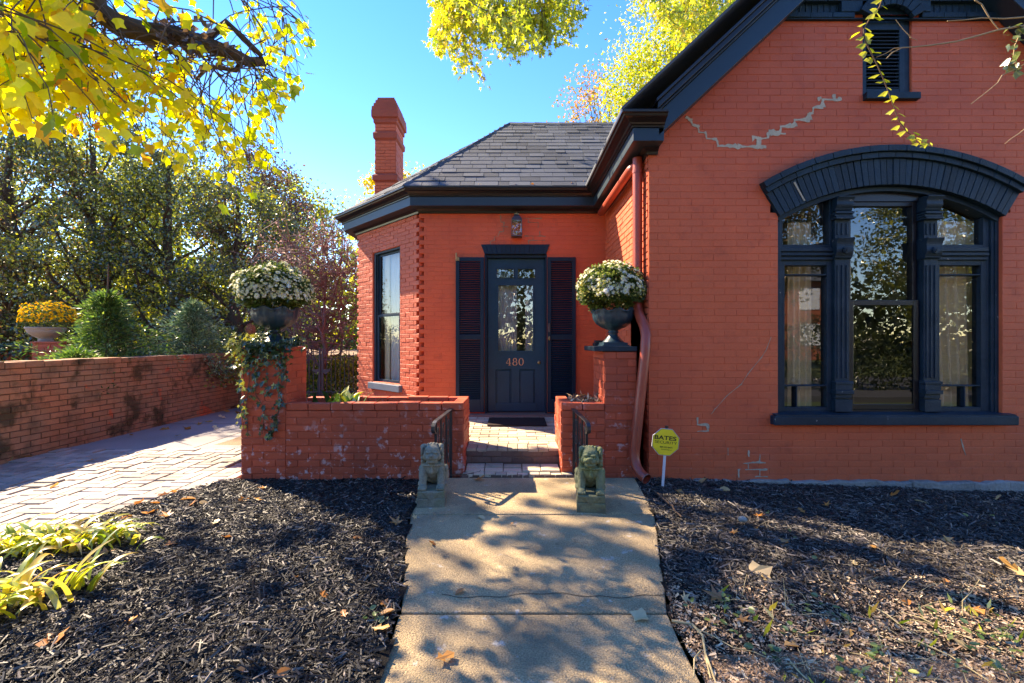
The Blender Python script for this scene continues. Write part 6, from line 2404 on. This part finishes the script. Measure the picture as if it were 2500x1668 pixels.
def clump(name, label, cat, c, spread, n, meshes, group=None, lean=None, zf=None):
    T = thing(name, label, cat, c, group)
    for i in range(n):
        x = c[0] + random.gauss(0, spread[0])
        y = c[1] + random.gauss(0, spread[1])
        z = zf(x, y) if zf else c[2]
        a = random.uniform(0, 2 * math.pi) if lean is None else random.gauss(lean[0], lean[1])
        s = random.uniform(.7, 1.15)
        o = bpy.data.objects.new('leaf', random.choice(meshes))
        COL.objects.link(o)
        par(o, T)
        o.matrix_basis = Matrix.Translation((x, y, z)) @ Matrix.Rotation(a, 4, 'Z') @ Matrix.Rotation(random.gauss(0, .15), 4, 'X') @ Matrix.Scale(s, 4)
    return T


IR = [blade_me(random.uniform(.22, .36), random.uniform(.024, .036), R(a), random.uniform(-.5, .5), 'iris', i) for i, a in enumerate((60, 80, 95, 110, 120, 130, 140, 150, 165, 100))]
bz = lambda x, y: float(bed_z(np.array(x), np.array(y))) - .01
clump('iris_clump', 'long flopped row of yellowing iris leaves along the driveway edge', 'plant', (-2.98, 2.84, 0), (.22, .07), 140, IR[4:9], 'iris clumps by the driveway', None, bz)
clump('iris_clump', 'iris leaves at the right end of the flopped row by the driveway', 'plant', (-2.60, 2.93, 0), (.08, .05), 24, IR[3:], 'iris clumps by the driveway', (.1, .8), bz)
clump('iris_clump', 'upright arching iris clump at the bottom left corner', 'plant', (-2.46, 2.2, 0), (.12, .08), 60, IR, 'iris clumps by the driveway', None, bz)
clump('iris_clump', 'small iris shoots at the right of the bottom left clump', 'plant', (-2.24, 2.34, 0), (.05, .04), 10, IR[:4], 'iris clumps by the driveway', (.4, .7), bz)
HO = [blade_me(random.uniform(.2, .3), random.uniform(.05, .07), R(a), random.uniform(-.4, .4), 'hosta', 30 + i) for i, a in enumerate((30, 45, 60, 80, 100))]
clump('strap_leaf_plant', 'broad green strap leaved plant growing in the left planter', 'plant', (PX(838, 4.5), 4.5, .61), (.10, .04), 30, HO)
SMALL = [blade_me(.1, .03, R(a), .3, 'ivy', 50 + a) for a in (60, 90, 120)]
for u_, lab in ((985, 'small ivy sprig in the middle of the left planter'), (1050, 'small weed at the right end of the left planter')):
    clump('planter_weed', lab, 'plant', (PX(u_, 4.42), 4.42, .63), (.04, .03), 12, SMALL)
# dry twig litter on the right low wall
n = 700
p = np.stack([rng.uniform(qx0 + .11, qx1 - .01, n), rng.uniform(PY + .1, PY + .5, n), .66 + rng.uniform(0, .05, n) + .05 * rng.random(n) ** 3], 1)
tag(leaves('dry_needles', p, rdir(n) * np.array([1, 1, .4]), rdir(n), rng.uniform(.04, .10, n), 'litter', SPRAY, kind='stuff'), 'dry brown pine needles in the right planter', 'needles')

# ---------------------------------------------------------------- weeds and runners in the bare soil
gz = lambda v: CZ * F / (v - 834)
GREEN = []
wp_ = [(1690, 1490), (1745, 1490), (1770, 1465), (1815, 1500), (1735, 1520), (1785, 1495), (1760, 1530), (1805, 1560), (1830, 1590), (1850, 1605), (1875, 1610), (1905, 1615), (1930, 1555), (2005, 1475), (2060, 1500), (2265, 1490), (2290, 1500), (2395, 1510), (2420, 1550), (2440, 1530), (2400, 1570), (2460, 1560), (2150, 1620), (2145, 1600), (2260, 1590), (2330, 1630), (2100, 1655), (2060, 1650), (2440, 1640), (2380, 1550), (2300, 1560), (2480, 1590), (2200, 1655), (2350, 1585), (1955, 1490), (2040, 1505), (900, 1515), (915, 1535), (940, 1530), (1930, 1310), (1975, 1370), (2430, 1250), (2370, 1255), (1880, 1255)]
for i, (u_, v_) in enumerate(wp_):
    Y = gz(v_)
    x0_ = PX(u_, Y)
    k = random.randint(2, 5) if v_ > 1400 else 2
    for _ in range(k):
        a = random.uniform(0, 6.28)
        GREEN.append((x0_ + .03 * math.cos(a) * random.random(), Y + .03 * math.sin(a) * random.random(), bz(x0_, Y) + random.uniform(.015, .06), math.cos(a), math.sin(a), random.uniform(-.1, .5), random.uniform(.018, .042)))
G = np.array(GREEN)
tag(leaves('weeds', G[:, :3], G[:, 3:6], np.tile([0, -.3, 1.0], (len(G), 1)) + rng.normal(0, .3, (len(G), 3)), G[:, 6], 'weed', leaf_template('oval'), kind='stuff'), 'small green weeds scattered over the bare soil', 'weeds')
mb = MB()
runs = [([(1640, 1522), (1690, 1530), (1715, 1560), (1722, 1600), (1735, 1640), (1750, 1680)], .006), ([(1710, 1590), (1695, 1620), (1694, 1668)], .004), ([(1700, 1545), (1740, 1560), (1790, 1590), (1840, 1600), (1880, 1620)], .0025),
        ([(1930, 1625), (1945, 1645), (1970, 1668)], .004), ([(2200, 1490), (2250, 1510), (2300, 1530), (2360, 1550), (2440, 1585)], .003), ([(2120, 1480), (2160, 1500), (2210, 1530), (2280, 1560)], .003), ([(2350, 1500), (2348, 1450), (2375, 1430), (2395, 1400)], .0028), ([(1720, 1595), (1735, 1668)], .004), ([(2230, 1560), (2320, 1600), (2420, 1660)], .003)]
for pts, r0 in runs:
    q = [Vector((PX(u_, gz(v_)), gz(v_), bz(PX(u_, gz(v_)), gz(v_)) + random.uniform(.012, .03))) for u_, v_ in pts]
    if pts[0] == (2350, 1500):
        q = [q[0], q[0] + Vector((0, 0, .07)), q[0] + Vector((.04, 0, .11)), q[0] + Vector((.08, 0, .17))]
    mb.tube(q, [r0 * (1 - .5 * i / len(q)) for i in range(len(q))], 6)
for k in range(80):                        # dry straw
    y = random.uniform(1.55, 2.45)
    x = random.uniform(1.0, y * 1.13)
    if x < .95 + (2.3 - y) * .2:
        continue
    b = Vector((x, y, bz(x, y) + .01))
    d = Vector((random.gauss(.6, .6), random.gauss(-.2, .5), random.uniform(-.03, .35))).normalized() * random.uniform(.06, .2)
    mb.tube([b, b + d * .5 + Vector((0, 0, .01)), b + d], [.0018, .0014, .0007], 4)
tag(mb.build('dry_runners', surf('straw_stem', (.42, .33, .17), .8, .2, 8, .1, 40)), 'tangled dry vine runners and straw on the bare soil', 'dry stems', None, 'stuff')
n = 300
x = rng.uniform(1.0, 2.9, n)
y = rng.uniform(1.5, 2.35, n)
k = (x < y * 1.13) & (x > .9) & (wob(x, y, 2.2) > -.1)
x, y = x[k], y[k]
n = len(x)
tag(leaves('dry_grass', np.stack([x, y, bed_z(x, y)], 1), rdir(n, (.4, 0, .5)), rdir(n, (0, -1, 0)), rng.uniform(.03, .10, n), 'iris', SPRAY, kind='stuff'), 'sparse dry grass blades on the bare soil', 'grass')

# ---------------------------------------------------------------- fallen leaves, each one on its own
FM = []
for i, (kd, fo, cu) in enumerate((('oak', .35, .35), ('oak', .15, -.3), ('tulip', .4, .3), ('oval', .35, .25), ('gum', .3, -.35))):
    tv, tf = leaf_template(kd, fo, cu)
    me = bpy.data.meshes.new('fallen_leaf')
    me.from_pydata([(p[0], p[1] - .5, p[2]) for p in tv], [], [tuple(int(q) for q in f) for f in tf])
    me.materials.append(M['fallen'])
    FM.append(me)
K2 = 1.0638
sets = [
    ('dry curled orange leaf lying on the concrete path', 'fallen leaves on the path', [(1100, 1113, 34), (1105, 1191, 26), (995, 1252, 24), (1055, 1362, 30), (1466, 1420, 44), (1018, 1520, 56), (1175, 1206, 12), (1290, 1097, 26), (1310, 1093, 20), (948, 1192, 20)]),
    ('dry orange leaf lying on the black mulch left of the path', 'fallen leaves on the left mulch', [(400, 1133, 34), (375, 1140, 26), (432, 1150, 34), (468, 1160, 22), (495, 1207, 24), (560, 1147, 34), (730, 1092, 30), (692, 1088, 26), (828, 1086, 32), (872, 1462, 50), (884, 1420, 46), (125, 1480, 60), (230, 1286, 44), (395, 1258, 32), (741, 1376, 34), (590, 1152, 26), (320, 1157, 30), (345, 1180, 32), (380, 1190, 30), (290, 1190, 30), (790, 1425, 26), (520, 1240, 24), (300, 1440, 36), (650, 1560, 34), (215, 1300, 28), (555, 1560, 30), (905, 1205, 36), (980, 1150, 22), (445, 1165, 30), (360, 1160, 28), (600, 1125, 20), (885, 1400, 40), (740, 1090, 22), (680, 1330, 22), (820, 1240, 22)]),
    ('dry orange leaf lying on the mulch or soil right of the path', 'fallen leaves on the right bed', [(1748, 1318, 60), (1796, 1243, 44), (2176, 1230, 36), (2115, 1136, 34), (2052, 1124, 34), (2320, 1288, 60), (1840, 1166, 22), (1663, 1120, 28), (1632, 1376, 48), (1712, 1436, 36), (1574, 1378, 30), (1960, 1290, 24), (2170, 1330, 26), (2275, 1305, 24), (1745, 1185, 26), (1820, 1490, 40), (1610, 1105, 30), (1560, 1135, 24), (2005, 1255, 24), (1900, 1430, 24), (2100, 1230, 20), (2335, 1300, 40), (2240, 1390, 40), (1950, 1450, 30), (2080, 1380, 34), (2210, 1480, 40), (1690, 1225, 26), (1735, 1210, 20), (2290, 1120, 26), (1900, 1150, 20)]),
    ('dry leaf lying on the driveway beside the long wall', 'fallen leaves on the driveway', [(380, 985, 24), (480, 968, 24), (510, 960, 20), (430, 985, 20), (410, 1003, 18), (300, 1002, 18), (350, 980, 16), (545, 948, 20), (215, 1060, 22), (120, 1120, 24), (270, 1085, 20), (330, 975, 18), (460, 975, 16), (495, 985, 18), (520, 945, 20), (60, 1050, 30), (20, 1060, 30)])]
PATH_LABELS = ['dry orange leaf on the path between the two stone lions', 'small tan leaf on the path at the joint below the lions', 'small orange leaf on the path below the left lion', 'curled brown leaf on the path at the crack, near the left edge', 'pointed orange leaf on the path near the right edge by the lower joint',
               'large orange leaf on the path at the bottom of the view', 'tiny brown leaf scrap in the middle of the path', 'orange leaf on the path against the step, near the right lion', 'small leaf on the path beside the right lion', 'reddish leaf on the path at the left edge below the left lion']
LB, RB = 'fallen leaves on the left mulch', 'fallen leaves on the right bed'
SPECIAL = {(LB, 11): 'large fallen leaf on the mulch at the bottom left corner, below the iris clump', (LB, 9): 'large fallen leaf on the left mulch against the path edge, near the bottom', (LB, 8): 'fallen leaf on the mulch at the foot of the planter wall, nearest the left lion',
           (RB, 0): 'big tan fallen leaf in the middle of the right mulch bed', (RB, 5): 'long fallen leaf on the mulch at the right edge of the view', (RB, 8): 'fallen leaf on the mulch right of the path, left of the small weeds', (RB, 2): 'fallen leaf on the shaded mulch below the right end of the window sill'}
for lab, grp, pl in sets:
    for li, (u_, v_, sz) in enumerate(pl):
        u_, v_, sz = u_ * K2, v_ * K2, sz * K2
        Y = gz(v_)
        x0_ = PX(u_, Y)
        z = .008 if 'path' in grp or 'drive' in grp else bz(x0_, Y) + .022
        if Y > 3.42 and 'path' in grp:
            z = .015 + .03 * (Y - 3.42) / .8
        o = bpy.data.objects.new('fallen_leaf', random.choice(FM))
        COL.objects.link(o)
        s = max(.03, .82 * sz / F * Y)
        o.matrix_basis = Matrix.Translation((x0_, Y, z + .006)) @ Matrix.Rotation(random.uniform(0, 6.28), 4, 'Z') @ Matrix.Rotation(random.gauss(0, .3), 4, 'X') @ Matrix.Rotation(random.gauss(0, .3), 4, 'Y') @ Matrix.Diagonal((s, s * 1.1, s, 1))
        tag(o, PATH_LABELS[li] if 'path' in grp else SPECIAL.get((grp, li), lab), 'leaf', grp)
for u_, Y, z in ((1255, 6.02, 3.36), (1300, 6.02, 3.36), (1395, 6.05, 3.38), (1405, 6.1, 3.42), (1415, 6.05, 3.38), (1380, 6.05, 3.38), (1170, 6.02, 3.36), (1425, 6.1, 3.42), (1432, 6.15, 3.46)):
    o = bpy.data.objects.new('fallen_leaf', random.choice(FM))
    COL.objects.link(o)
    o.matrix_basis = Matrix.Translation((PX(u_, Y), Y, z)) @ Matrix.Rotation(random.uniform(0, 6), 4, 'Z') @ Matrix.Rotation(random.gauss(.7, .4), 4, 'X') @ Matrix.Scale(.07, 4)
    tag(o, 'orange leaf caught in the gutter below the bay roof', 'leaf', 'leaves in the bay gutter')
# sticks
def gp(u_, v_, z=.02):
    Y = (CZ - z) * F / (v_ - 834)
    return Vector((PX(u_, Y), Y, z))


a, b = gp(1606, 1206, .03), gp(1664, 1262, .03)
tag(MB().tube(bent(a, b, 5, 0, .03), [.009, .008, .008, .007, .006, .005], 7).build('stick', 'twig'), 'dark broken stick lying below the yellow sign', 'stick')
tag(MB().tube([gp(1100, 1160, .065), gp(1140, 1158, .07), gp(1170, 1152, .075), gp(1174, 1148, .08)], [.004, .005, .004, .003], 6).build('stick', 'twig'), 'pale thin twig at the foot of the left steps', 'stick')
tag(MB().tube([gp(1640, 1168, .05), gp(1600, 1172, .03), gp(1620, 1160, .05)], .004, 6).build('stick', 'twig'), 'thin curved twig below the downspout outlet', 'stick')
# stone in the mulch
sp_ = gp(1813, 1268, .03)
tag(MB().ball(sp_, (.032, .03, .022), 10, 7).build('stone', 'stone', None, smooth=True), 'round grey stone half sunk in the right mulch bed', 'stone')
